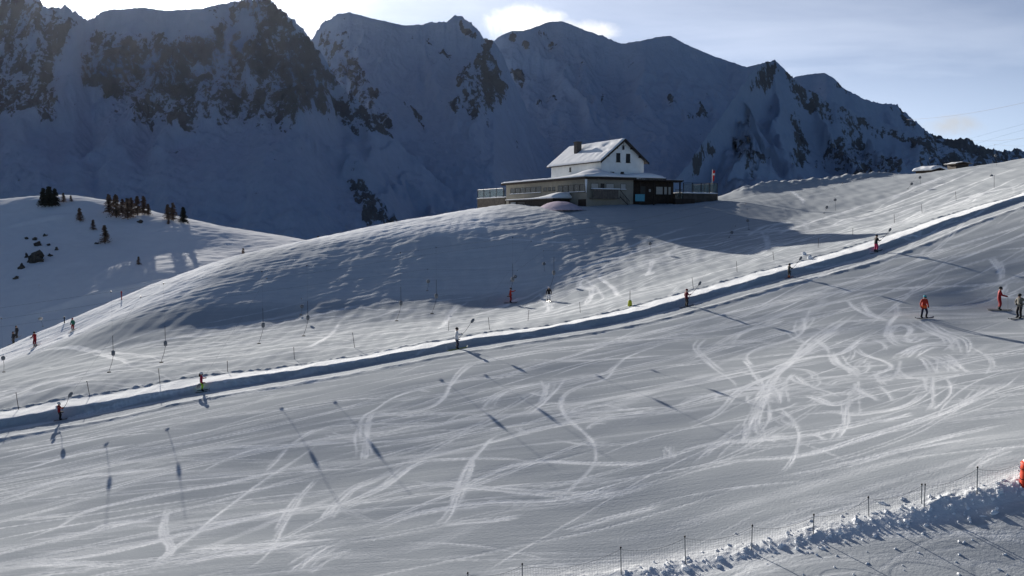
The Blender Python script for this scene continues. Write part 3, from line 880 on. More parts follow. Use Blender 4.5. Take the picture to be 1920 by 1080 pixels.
massif('highest snow summit with broad glacier slopes',
       [(880, 180), (905, 110), (925, 78), (940, 66), (960, 58), (980, 58), (1000, 52), (1030, 41), (1055, 40), (1075, 48), (1100, 58), (1125, 66), (1135, 70), (1165, 83), (1200, 77), (1235, 69), (1257, 67), (1290, 85), (1340, 106), (1400, 126), (1432, 118), (1460, 130), (1540, 180), (1640, 230), (1760, 290), (1900, 360)],
       9800, 0.42, -0.04, 480, 240, [(880, .3), (960, .1), (1100, .25), (1130, .5), (1170, .3), (1250, .08), (1400, .15), (1900, .2)], [(880, .6), (1060, .5), (1250, .4), (1500, .4), (1900, .3)],
       [([(945, 68), (965, 62), (990, 75), (1008, 98), (990, 95), (965, 76)], .72),
        ([(1000, 58), (1014, 58), (1025, 75), (1052, 100), (1035, 97), (1015, 80)], .70),
        ([(990, 103), (1002, 105), (1006, 120), (998, 118)], .6), ([(1128, 112), (1142, 108), (1138, 120), (1128, 122)], .6),
        ([(955, 125), (985, 130), (1008, 155), (980, 165), (955, 160)], .5),
        ([(1040, 175), (1020, 205), (985, 240), (980, 250), (1000, 215), (1030, 178)], .6), ([(1125, 160), (1140, 165), (1138, 200), (1128, 190)], .58),
        ([(1255, 190), (1300, 210), (1330, 195), (1325, 215), (1290, 222), (1258, 205)], .55), ([(1145, 72), (1160, 80), (1152, 88), (1143, 82)], .5)],
       0.8, 37, 280, 0.03)
massif('pyramid-shaped rocky spur on the right',
       [(1230, 380), (1290, 310), (1340, 235), (1380, 180), (1405, 140), (1425, 124), (1450, 114), (1462, 120), (1480, 140), (1500, 160), (1550, 188), (1620, 216), (1680, 240), (1740, 262), (1800, 285), (1900, 310), (2100, 360)],
       5600, 0.40, -0.05, 420, 230, [(1230, .5), (1400, .8), (1450, .8), (1600, .6), (2100, .6)], [(1230, 1), (1450, 1.1), (2100, .9)],
       [([(1405, 150), (1430, 125), (1452, 115), (1470, 135), (1450, 150), (1425, 185), (1410, 180)], .66),
        ([(1325, 262), (1345, 280), (1320, 300), (1300, 340), (1290, 345), (1300, 295)], .62), ([(1365, 270), (1400, 240), (1440, 300), (1420, 330), (1380, 290)], .42),
        ([(1480, 170), (1505, 215), (1510, 300), (1490, 330), (1490, 240)], .52), ([(1460, 130), (1500, 160), (1560, 200), (1660, 240), (1740, 272), (1680, 262), (1560, 235), (1500, 200)], .50),
        ([(1540, 270), (1600, 240), (1640, 280), (1700, 300), (1680, 330), (1580, 330), (1530, 320)], .46), ([(1700, 250), (2100, 300), (2100, 370), (1740, 330)], .48)],
       0.9, 51, 140, 0.09, [(1230, .62), (1340, .80), (1450, 1.0), (1640, 1.03), (2100, 1.0)])
massif('far snow shoulder stepping down to the right',
       [(1440, 200), (1490, 144), (1520, 139), (1547, 137), (1565, 148), (1582, 166), (1622, 187), (1660, 196), (1682, 197), (1700, 214), (1740, 249), (1765, 258), (1785, 264), (1812, 258), (1830, 272), (1860, 282), (1880, 284), (1908, 281), (1930, 286), (2150, 300)],
       7600, 0.40, -0.05, 360, 160, [(1440, .1), (1560, .2), (1680, .6), (1800, .9), (2150, .8)], [(1440, .5), (1700, .7), (2150, .8)],
       [([(1570, 150), (1600, 176), (1570, 168)], .6), ([(1660, 195), (1690, 200), (1745, 258), (1700, 240)], .6), ([(1740, 250), (2150, 280), (2150, 400), (1720, 330)], .6)],
       0.85, 67, 170, 0.08)
# valley floor far below, out to the range
vx, vy = np.meshgrid(np.linspace(-9000, 9000, 60), np.linspace(320, 9500, 60))
tag(link('valley_ground', grid_mesh('valley_ground', vx, vy, -620 + 60 * fbm(vx / 900, vy / 900, 3, 500)), mat_snow('valley_forest', (0.06, 0.07, 0.06), 0.004, 0.3)), 'wooded valley floor below the range', None, None, 'structure')
# ------------------------------------------------------------------ mountain restaurant
TH = R(26.0)
H0 = Vector((11.5, 132.0, 0.0))


def hy(px, x=0.0):
    """local y of the point of the plane x = const seen at photo column px"""
    k = (px - 960) / F; c, s_ = math.cos(TH), math.sin(TH)
    return (H0.x + x * c - k * (H0.y + x * s_)) / (s_ + k * c)


def hx(px, y=0.0):
    k = (px - 960) / F; c, s_ = math.cos(TH), math.sin(TH)
    return (k * (H0.y + y * c) - H0.x + y * s_) / (c - k * s_)


LL = hy(949); L1 = hx(1186); L2 = hx(1272)          # long side, short side, end of the timber wing


def HW(x, y, z=0.0):
    return Vector((H0.x + x * math.cos(TH) - y * math.sin(TH), H0.y + x * math.sin(TH) + y * math.cos(TH), z))


M_PLASTER = mat_simple('white_plaster', (0.80, 0.80, 0.78), 0.85, 0.06, 1.2)
M_BEIGE = mat_simple('beige_render', (0.27, 0.25, 0.21), 0.9, 0.10, 0.9)
M_WOOD = mat_simple('dark_timber', (0.035, 0.024, 0.018), 0.75, 0.35, 3.0, bump=0.4)
M_BOARD = mat_simple('weathered_board', (0.13, 0.11, 0.095), 0.8, 0.25, 2.5, bump=0.3)
M_ROOF = mat_simple('roof_sheet', (0.05, 0.045, 0.045), 0.6, 0.2, 2.0)
M_STONE = mat_simple('terrace_stone', (0.075, 0.065, 0.055), 0.9, 0.35, 1.6, bump=0.6)
M_CHIM = mat_simple('chimney_render', (0.09, 0.08, 0.075), 0.9, 0.2, 2.0)
M_FRAME = mat_simple('window_frame_paint', (0.05, 0.048, 0.045), 0.6)
M_BLIND = mat_simple('window_blind', (0.45, 0.43, 0.40), 0.9)
M_TEAL = mat_simple('teal_banner', (0.10, 0.33, 0.42), 0.7)
M_PINK = mat_snow('pink_netting_snow', (0.52, 0.45, 0.52), 1.5, 0.3)
M_ICE = mat_snow('icicle_snow', (0.9, 0.9, 0.92), 2.0, 0.2)


def mat_glass(name, col, alpha=None, rough=0.08):
    m = bpy.data.materials.new(name); m.use_nodes = True
    t = NT(m.node_tree); b = t.n['Principled BSDF']
    n = t.noise(t.new('ShaderNodeTexCoord').outputs['Object'], 1.3, 3)
    t.l.new(t.mix(n, rgba(tuple(c * 0.6 for c in col)), rgba(col)), b.inputs['Base Color'])
    b.inputs['Roughness'].default_value = rough
    b.inputs['Specular IOR Level'].default_value = 0.5 if alpha else 0.2
    if alpha is not None: b.inputs['Alpha'].default_value = alpha
    return m


M_GLASS = mat_glass('window_glass', (0.012, 0.013, 0.016), rough=0.25)
M_BALU = mat_glass('balustrade_glass', (0.06, 0.13, 0.15), 0.30)

house = empty('mountain_restaurant', H0, TH)
tag(house, 'white gabled mountain restaurant with snowy roofs and long glazed ground floor', 'building')
P = house
# lower storey
w = MB(); w.box(0, L1, 0, LL, -3, 6.22); w.build('ground_floor_wall', M_BEIGE, P)
MB().box(-0.55, L1 + 6, -0.5, LL + 0.9, 6.22, 6.42).build('lower_roof', M_ROOF, P)
MB().box(-0.62, -0.55, -0.6, LL + 0.9, 6.06, 6.44).build('fascia', M_WOOD, P)
MB().box(-0.62, L1 + 0.1, -0.62, -0.5, 6.04, 6.44).build('fascia', M_WOOD, P)


def window(x0, x1, y0, y1, z0, z1, face, glass=M_GLASS, parent=P, frame=M_FRAME, mull=0, sill_snow=True):
    """a framed window proud of the wall; face '-x' (y0..y1 wide, wall at x0) or '-y' (x0..x1 wide, wall at y0)"""
    f = MB(); g = MB(); t = 0.05
    if face == '-x':
        f.box(x0 - 0.05, x0 - 0.002, y0, y1, z0, z0 + t).box(x0 - 0.05, x0 - 0.002, y0, y1, z1 - t, z1)
        f.box(x0 - 0.05, x0 - 0.002, y0, y0 + t, z0 + t, z1 - t).box(x0 - 0.05, x0 - 0.002, y1 - t, y1, z0 + t, z1 - t)
        g.box(x0 - 0.025, x0 - 0.003, y0 + t, y1 - t, z0 + t, z1 - t)
        sl = MB().box(x0 - 0.20, x0 - 0.001, y0 - 0.05, y1 + 0.05, z0 - 0.07, z0 - 0.003)
        sn = MB().box(x0 - 0.19, x0 - 0.051, y0, y1, z0, z0 + 0.10)
    else:
        f.box(x0, x1, y0 - 0.05, y0 - 0.002, z0, z0 + t).box(x0, x1, y0 - 0.05, y0 - 0.002, z1 - t, z1)
        f.box(x0, x0 + t, y0 - 0.05, y0 - 0.002, z0 + t, z1 - t).box(x1 - t, x1, y0 - 0.05, y0 - 0.002, z0 + t, z1 - t)
        g.box(x0 + t, x1 - t, y0 - 0.025, y0 - 0.003, z0 + t, z1 - t)
        sl = MB().box(x0 - 0.05, x1 + 0.05, y0 - 0.20, y0 - 0.001, z0 - 0.07, z0 - 0.003)
        sn = MB().box(x0, x1, y0 - 0.19, y0 - 0.051, z0, z0 + 0.10)
    fo = f.build('window', frame, parent)
    g.build('pane', glass, fo); sl.build('sill', frame, fo)
    if sill_snow: sn.build('sill_snow', M_SNOW, fo)
    return fo


def row(px0, px1, n, z0, z1, gap=0.16, **kw):
    a, b = hy(px1), hy(px0)
    for k in range(n):
        window(0, 0, a + (b - a) * k / n + gap / 2, a + (b - a) * (k + 1) / n - gap / 2, z0, z1, '-x', **kw)


row(1045, 1097, 5, 4.15, 5.35); row(1018, 1042, 3, 4.6, 5.2, 0.5, sill_snow=False); row(957, 1015, 6, 4.4, 5.45)
for (p0, p1, gl) in ((1107, 1121, M_BLIND), (1125, 1132, M_GLASS), (1135, 1150, M_BLIND), (1162, 1172, M_BLIND)):
    window(hx(p0), hx(p1), 0, 0, 4.55, 5.45, '-y', gl)
# dark service door in the base of the long side
MB().box(-0.06, -0.002, hy(1098), hy(1084), 1.2, 3.0).build('service_door', M_WOOD, P)
# snow column frozen on the corner
MB().tube([(-0.32, -0.3, 6.25), (-0.30, -0.28, 5.3), (-0.26, -0.26, 4.0)], [0.20, 0.17, 0.06], 7).build('frozen_overflow', M_ICE, P, True)
# balcony of boards in front of the short side
B1 = hx(1161, -1.0)
for k in range(int((B1 - 0.6) / 0.30)):
    x = 0.6 + k * 0.30
    MB().box(x, x + 0.25, -1.08, -1.04, 3.15, 4.42).build('balcony_board', M_BOARD, P)
MB().box(0.5, B1, -1.15, -1.0, 4.42, 4.52).build('balcony_rail', M_BOARD, P)
MB().box(0.5, B1, -1.14, -0.95, 4.53, 4.66).build('balcony_rail_snow', M_SNOW, P)
MB().box(0.5, B1, -1.03, -0.002, 3.05, 3.2).build('balcony_floor', M_BOARD, P)
st = MB(); st.tube([(B1, -1.05, 4.45), (B1 + 1.8, -1.05, 2.7)], 0.05, 5).tube([(B1, -1.05, 3.4), (B1 + 1.8, -1.05, 1.9)], 0.07, 5)
for k in range(7): st.tube([(B1 + 0.15 + k * 0.26, -1.05, 4.3 - k * 0.25), (B1 + 0.15 + k * 0.26, -1.05, 3.2 - k * 0.21)], 0.025, 5)
st.build('stair_rail', M_WOOD, P)


def snow_sheet(name, x0, x1, y0, y1, zf, thick, parent, nx=40, ny=40, mat=None):
    xs, yy = np.meshgrid(np.linspace(x0, x1, nx), np.linspace(y0, y1, ny))
    top = zf(xs, yy) + thick(xs, yy); bot = zf(xs, yy) + 0.012
    e = np.minimum.reduce([xs - x0, x1 - xs, yy - y0, y1 - yy])
    top = bot + (top - bot) * sst(-0.2, 0.25, e)
    n = nx * ny
    v = np.concatenate([np.stack([xs, yy, top], -1).reshape(-1, 3), np.stack([xs, yy, bot], -1).reshape(-1, 3)])
    idx = np.arange(n).reshape(ny, nx); f = []
    for i in range(ny - 1):
        for j in range(nx - 1):
            f.append((idx[i, j], idx[i, j + 1], idx[i + 1, j + 1], idx[i + 1, j]))
            f.append((idx[i, j] + n, idx[i + 1, j] + n, idx[i + 1, j + 1] + n, idx[i, j + 1] + n))
    for j in range(nx - 1):
        f.append((idx[0, j], idx[0, j] + n, idx[0, j + 1] + n, idx[0, j + 1])); f.append((idx[-1, j], idx[-1, j + 1], idx[-1, j + 1] + n, idx[-1, j] + n))
    for i in range(ny - 1):
        f.append((idx[i, 0], idx[i + 1, 0], idx[i + 1, 0] + n, idx[i, 0] + n)); f.append((idx[i, -1], idx[i, -1] + n, idx[i + 1, -1] + n, idx[i + 1, -1]))
    me = bpy.data.meshes.new(name); me.from_pydata(v.tolist(), [], [tuple(int(q) for q in t) for t in f])
    for p in me.polygons: p.use_smooth = True
    return link(name, me, mat or M_SNOW, parent)


flat = lambda z: (lambda x, y: np.full(np.shape(x), z))
snow_sheet('lower_roof_snow', -0.58, L1 + 5.9, -0.5, LL + 0.8, flat(6.43),
           lambda x, y: 0.28 + 1.2 * np.exp(-((x - 3.4) / 2.6) ** 2 - ((y - 3.6) / 3.4) ** 2) + 0.55 * np.exp(-((x - 4.5) / 1.9) ** 2 - ((y - 11.5) / 3.4) ** 2)
           + 0.9 * np.exp(-((x - 11) / 3.5) ** 2 - ((y - 1.2) / 1.6) ** 2) * 0.7 + 0.10 * perlin(x * 0.6, y * 0.6, 5) * sst(LL - 1, LL - 6, y), P, 50, 60)
# upper storey with gable
UY0 = 2.7; UX0 = hx(1126, UY0); UX1 = hx(1205, UY0); UY1 = hy(1033, UX0); EV, RG = 9.3, 12.55
MX = (UX0 + UX1) / 2
MB().prism([(UX0, 6.0), (UX1, 6.0), (UX1, EV), (MX, RG - 0.05), (UX0, EV)], 'y', UY0, UY1).build('upper_wall', M_PLASTER, P)
sl = (RG - EV) / (MX - UX0)
ov = 0.55
def slab(side, t0, t1):
    a = (MX, RG + t0), ((UX0 - ov) if side < 0 else (UX1 + ov), EV - ov * sl + t0)
    b = (MX, RG + t1), ((UX0 - ov) if side < 0 else (UX1 + ov), EV - ov * sl + t1)
    return [a[0], a[1], b[1], b[0]]
rl = MB().prism(slab(-1, 0.0, 0.16), 'y', UY0 - 0.7, UY1 + 0.7).build('roof', M_ROOF, P)
MB().prism([(x + (0.004 if i in (0, 3) else 0), z) for i, (x, z) in enumerate(slab(1, 0.0, 0.16))], 'y', UY0 - 0.7, UY1 + 0.7).build('roof', M_ROOF, P)
for sd in (-1, 1):
    MB().prism([(x, z) for x, z in slab(sd, -0.17, 0.165)], 'y', UY0 - 0.76, UY0 - 0.703).build('barge_board', M_WOOD, P)
for t_ in (0.12, 0.32, 0.68, 0.88):
    x = UX0 + (UX1 - UX0) * t_; z = RG - abs(x - MX) * sl - 0.16
    MB().box(x - 0.09, x + 0.09, UY0 - 0.7, UY0 - 0.003, z - 0.12, z + 0.08).build('purlin_end', M_WOOD, P)
CY = hy(1082, MX - 1.9)
rz = lambda x, y: RG + 0.163 - np.abs(x - MX) * sl
def roof_thick(x, y):
    u_ = x - MX; bare = np.exp(-((u_ + 1.5) / 0.5) ** 2 - ((y - CY + 2.6) / 1.7) ** 2) + np.exp(-((u_ + 1.0) / 0.35) ** 2 - ((y - 5.8) / 0.9) ** 2) + np.exp(-((u_ + 2.3) / 0.22) ** 2 - ((y - 6.2) / 2.2) ** 2)
    return np.maximum(0.24 + 0.05 * perlin(x, y, 3) - 0.5 * np.clip(bare, 0, 1), -0.05)
snow_sheet('roof_snow', UX0 - ov + 0.03, MX - 0.001, UY0 - 0.7, UY1 + 0.65, rz, roof_thick, P, 40, 70)
snow_sheet('roof_snow', MX + 0.001, UX1 + ov - 0.04, UY0 - 0.62, UY1 + 0.65, rz, lambda x, y: 0.06 + 0.03 * perlin(x, y, 4), P, 20, 40)
ch = MB().box(MX - 2.35, MX - 1.45, CY - 0.5, CY + 0.5, 10.2, 12.95).build('chimney', M_CHIM, rl)
MB().box(MX - 2.45, MX - 1.35, CY - 0.6, CY + 0.6, 12.95, 13.08).build('chimney_cap', M_ROOF, rl)
G = lambda px: hx(px, UY0)
for (p0, p1, z0, z1) in ((1153.6, 1161, 9.05, 10.45), (1171.8, 1179.4, 9.0, 10.4), (1143, 1150, 7.1, 7.45), (1162, 1168, 7.2, 7.5)):
    window(G(p0), G(p1), UY0, UY0, z0, z1, '-y', sill_snow=False, frame=M_WOOD)
window(UX0, UX0, hy(1070, UX0), hy(1067, UX0) , 7.9, 8.6, '-x', sill_snow=False, frame=M_WOOD)
MB().box(MX - 0.10, MX + 0.10, UY0 - 0.28, UY0 - 0.003, 11.0, 11.55).tube([(MX, UY0 - 0.2, 11.5), (MX, UY0 - 0.2, 12.1)], 0.03, 5).box(MX - 0.33, MX + 0.33, UY0 - 0.22, UY0 - 0.16, 11.6, 11.66).build('gable_lamp', M_DARK, P)
# timber wing on the right
MB().box(L1 + 0.004, L2 - 0.3, 1.2, 8.0, -2, 6.0).build('timber_wing_wall', M_WOOD, P)
MB().box(L1 + 0.12, L2 + 0.4, -0.6, 8.4, 6.0, 6.2).build('wing_roof', M_WOOD, P)
snow_sheet('wing_roof_snow', L1 + 0.3, L2 + 0.3, -0.5, 8.3, flat(6.205), lambda x, y: 0.06 + 0.03 * perlin(x, y, 8) + 0.35 * sst(L1 + 3, L1, x), P, 40, 24)
for q in (0.12, 0.42, 0.72, 0.99):
    x = L1 + (L2 - L1) * q
    MB().box(x - 0.09, x + 0.09, -0.35, -0.17, 1.5, 6.0).build('wing_post', M_WOOD, P)
for k in range(9):
    x = L1 + 0.4 + k * (L2 - L1 - 0.5) / 8
    MB().box(x, x + 0.12, -0.75, 1.2, 5.86, 5.998).build('rafter_end', M_WOOD, P)
V_ = lambda px: hx(px, 1.2)
window(V_(1228), V_(1241), 1.2, 1.2, 3.9, 5.2, '-y', M_BLIND, sill_snow=False, frame=M_WOOD); window(V_(1243), V_(1256), 1.2, 1.2, 3.9, 5.2, '-y', M_BLIND, sill_snow=False, frame=M_WOOD)
MB().box(V_(1198), V_(1208), 1.1, 1.197, 3.0, 5.2).build('entrance_door', M_FRAME, P)
MB().box(V_(1215), V_(1218), 1.12, 1.197, 4.3, 4.75).build('notice_board', M_BLIND, P)
MB().box(L1 + 0.1, hx(1207, -0.4), -0.46, -0.40, 2.75, 3.85).build('windbreak_panel', M_TEAL, P)
MB().box(hx(1262), hx(1276), -0.30, -0.26, 2.6, 4.8).build('windbreak_glass', M_BALU, P)
MB().box(hx(1262, -1.2), hx(1298, -1.2), -1.6, -0.9, 2.2, 3.2).build('planter', M_WOOD, P)
# glazed terraces left and right
def terrace(xa, xb, ya, yb, zd, rail, posts, wallmat):
    MB().box(xa, xb, ya, yb, -3, zd).build('terrace_wall', wallmat, P)
    snow_sheet('terrace_snow', xa - 0.1, xb, ya - 0.1, yb + 0.1, flat(zd + 0.001), lambda x, y: 0.20 + 0.10 * perlin(x * 1.3, y * 1.3, 12), P, 24, 24)
    for (x, y) in posts:
        MB().box(x - 0.06, x + 0.06, y - 0.06, y + 0.06, zd, zd + 1.75).build('balustrade_post', M_DARK, P)
    for (p, q) in zip(posts[:-1], posts[1:]):
        b = MB(); n = Vector((q[1] - p[1], p[0] - q[0], 0)).normalized() * 0.012
        dv = Vector((q[0] - p[0], q[1] - p[1], 0)); p0 = Vector((p[0], p[1], 0)) + dv.normalized() * 0.07; p1 = Vector((q[0], q[1], 0)) - dv.normalized() * 0.07
        vs_ = []
        for z in (zd + 0.25, zd + 1.6):
            vs_ += [p0 + n + Vector((0, 0, z)), p1 + n + Vector((0, 0, z)), p1 - n + Vector((0, 0, z)), p0 - n + Vector((0, 0, z))]
        b.add(vs_, [(0, 1, 2, 3), (7, 6, 5, 4), (0, 4, 5, 1), (1, 5, 6, 2), (2, 6, 7, 3), (3, 7, 4, 0)]).build('balustrade_glass', M_BALU, P)
        MB().tube([(p[0], p[1], zd + 1.72), (q[0], q[1], zd + 1.72)], 0.045, 6).build('handrail', rail, P)
t0, t1 = LL + 0.05, hy(897)
terrace(-0.2, 6, t0, t1, 3.9, M_DARK, [(-0.15, t0 + (t1 - t0) * q) for q in (0.06, 0.3, 0.53, 0.76, 0.985)] + [(2.5, t1 - 0.1), (5.8, t1 - 0.1)], M_STONE)
t0, t1 = L2 + 0.45, hx(1341)
terrace(t0, t1, -0.4, 6, 4.1, M_DARK, [(t0 + (t1 - t0) * q, -0.3) for q in (0.02, 0.27, 0.52, 0.76, 0.985)] + [(t1 - 0.12, 3.0), (t1 - 0.12, 5.9)], M_STONE)
# lean-to store with a domed snow cap, in front of the long side
S0, S1 = hy(1036, -3.1), hy(954, -3.1)
MB().box(-3.1, -0.002, S0, S1, -2, 3.05).build('store_wall', M_WOOD, P)
MB().box(-3.16, -3.102, hy(984, -3.1), hy(971, -3.1), 1.2, 2.8).build('store_door', M_BOARD, P)
MB().box(-3.16, -3.102, hy(967, -3.1), hy(958, -3.1), 1.2, 2.8).build('store_door', M_STEEL, P)
MB().box(-3.5, -0.003, S0 - 0.6, S1 + 0.4, 3.05, 3.2).build('store_roof', M_ROOF, P)
snow_sheet('store_roof_snow', -3.55, -0.01, S0 - 0.7, S1 + 0.5, flat(3.205), lambda x, y: 0.15 + 0.85 * np.exp(-((y - S0 - 1.0) / 4.2) ** 2) * sst(-4.6, -1.2, x), P, 24, 40)
# netting-covered heap below the long side
hc = HW(-3.2, hy(1048, -3.2)); hcz = gz(hc.x, hc.y)
xs, yy = np.meshgrid(np.linspace(-1, 1, 30), np.linspace(-1, 1, 30))
rr = np.clip(1 - xs ** 2 - yy ** 2, 0, 1)
mo = link('snow_heap', grid_mesh('snow_heap', xs * 2.4, yy * 6.0, 1.45 * rr ** 0.8 - 0.5 + 0.05 * perlin(xs * 5, yy * 5, 3)), M_PINK)
mo.location = (hc.x, hc.y, hcz); mo.rotation_euler = (0, 0, TH)
tag(mo, 'pinkish netted snow heap below the restaurant windows', 'snow heap')

# flag
fp_ = HW(hx(1333, 2.5), 2.5); fl = empty('flag', (fp_.x, fp_.y, 4.1))
tag(fl, 'red and white flag on a thin pole on the right terrace', 'flag')
MB().tube([(0, 0, 0), (0, 0, 4.3)], 0.045, 6).build('flag_pole', mat_simple('pole_paint', (0.5, 0.5, 0.5), 0.5), fl)
fx, fz = np.meshgrid(np.linspace(0, 0.55, 10), np.linspace(0, 1.8, 12))
fy = 0.10 * np.sin(fx * 7 + fz * 1.5); fx2 = fx * (0.35 + 0.5 * fz / 2.0)
fl_me = grid_mesh('flag_cloth', fx2 + 0.05, fy, fz + 2.25)
fo = link('flag_cloth', fl_me, [mat_simple('flag_red', (0.55, 0.03, 0.03), 0.8), mat_simple('flag_white', (0.75, 0.72, 0.7), 0.8)], fl)
for p in fl_me.polygons:
    c = p.center; p.material_index = 1 if (0.9 < c.z - 2.25 < 1.25 and 0.1 < c.x < 0.4) else 0
fo.modifiers.new('solid', 'SOLIDIFY').thickness = 0.01

# ------------------------------------------------------------------ small snow-covered huts on the right skyline
def hut(px, py, d, w, l, hw, hr, rz, label, snowy=0.5):
    p = at(px, py, d)
    o = empty('snowy_hut', (p.x, p.y, p.z), rz)
    tag(o, label, 'hut')
    MB().box(-w / 2, w / 2, -l / 2, l / 2, -2, hw).build('wall', M_WOOD, o)
    MB().prism([(-w / 2 - 0.4, hw - 0.12), (0, hw + hr), (w / 2 + 0.4, hw - 0.12), (w / 2 + 0.4, hw - 0.0), (0, hw + hr + 0.12), (-w / 2 - 0.4, hw)], 'y', -l / 2 - 0.4, l / 2 + 0.4).build('roof', M_ROOF, o)
    if snowy:
        zf = lambda x, y: hw + hr + 0.125 - np.abs(x) * (hr + 0.12) / (w / 2 + 0.4)
        snow_sheet('roof_snow', -w / 2 - 0.45, w / 2 + 0.45, -l / 2 - 0.42, l / 2 + 0.42, zf, lambda x, y: snowy + 0.08 * perlin(x, y, 2), o, 24, 24)
    MB().box(-w / 2 + 0.2, w / 2 - 0.2, -l / 2 - 0.03, -l / 2 - 0.002, hw - 1.0, hw - 0.3).build('window_band', M_GLASS, o)
    return o
hut(1744, 325, 158, 3.4, 3.4, 0.45, 0.35, R(25), 'low dark hut under thick white snow on the right skyline', 0.45)
hut(1796, 313, 160, 2.6, 2.4, 0.55, 0.2, R(10), 'small brown wooden shed roof peeping over the right skyline', 0.06)

# ------------------------------------------------------------------ people
def wear(name, c, rough=0.75): return mat_simple(name, c, rough, 0.12, 9.0)
SKIN = wear('skin', (0.45, 0.27, 0.19)); GLOVE = wear('glove_black', (0.012, 0.012, 0.013)); BOOT = wear('boot_black', (0.015, 0.015, 0.017), 0.4)
COLS = {'red': (0.27, 0.008, 0.014), 'darkred': (0.14, 0.008, 0.018), 'black': (0.012, 0.012, 0.016), 'white': (0.62, 0.62, 0.64), 'grey': (0.12, 0.115, 0.10), 'navy': (0.015, 0.018, 0.045),
        'lime': (0.33, 0.62, 0.02), 'pink': (0.50, 0.015, 0.10), 'orange': (0.75, 0.11, 0.02), 'green': (0.02, 0.13, 0.09), 'crimson': (0.40, 0.01, 0.05), 'darkgrey': (0.05, 0.055, 0.06),
        'teal': (0.04, 0.30, 0.36), 'brown': (0.05, 0.028, 0.018), 'orangered': (0.42, 0.03, 0.014), 'blackboot': (0.015, 0.015, 0.017), 'orangeboot': (0.35, 0.06, 0.01), 'yellow': (0.40, 0.42, 0.03)}
WEAR = {k: wear('cloth_' + k, v) for k, v in COLS.items()}
SKIM = {k: mat_simple('ski_' + k, COLS[k], 0.35, spec=0.5) for k in ('black', 'darkgrey', 'darkred', 'navy', 'grey', 'yellow')}


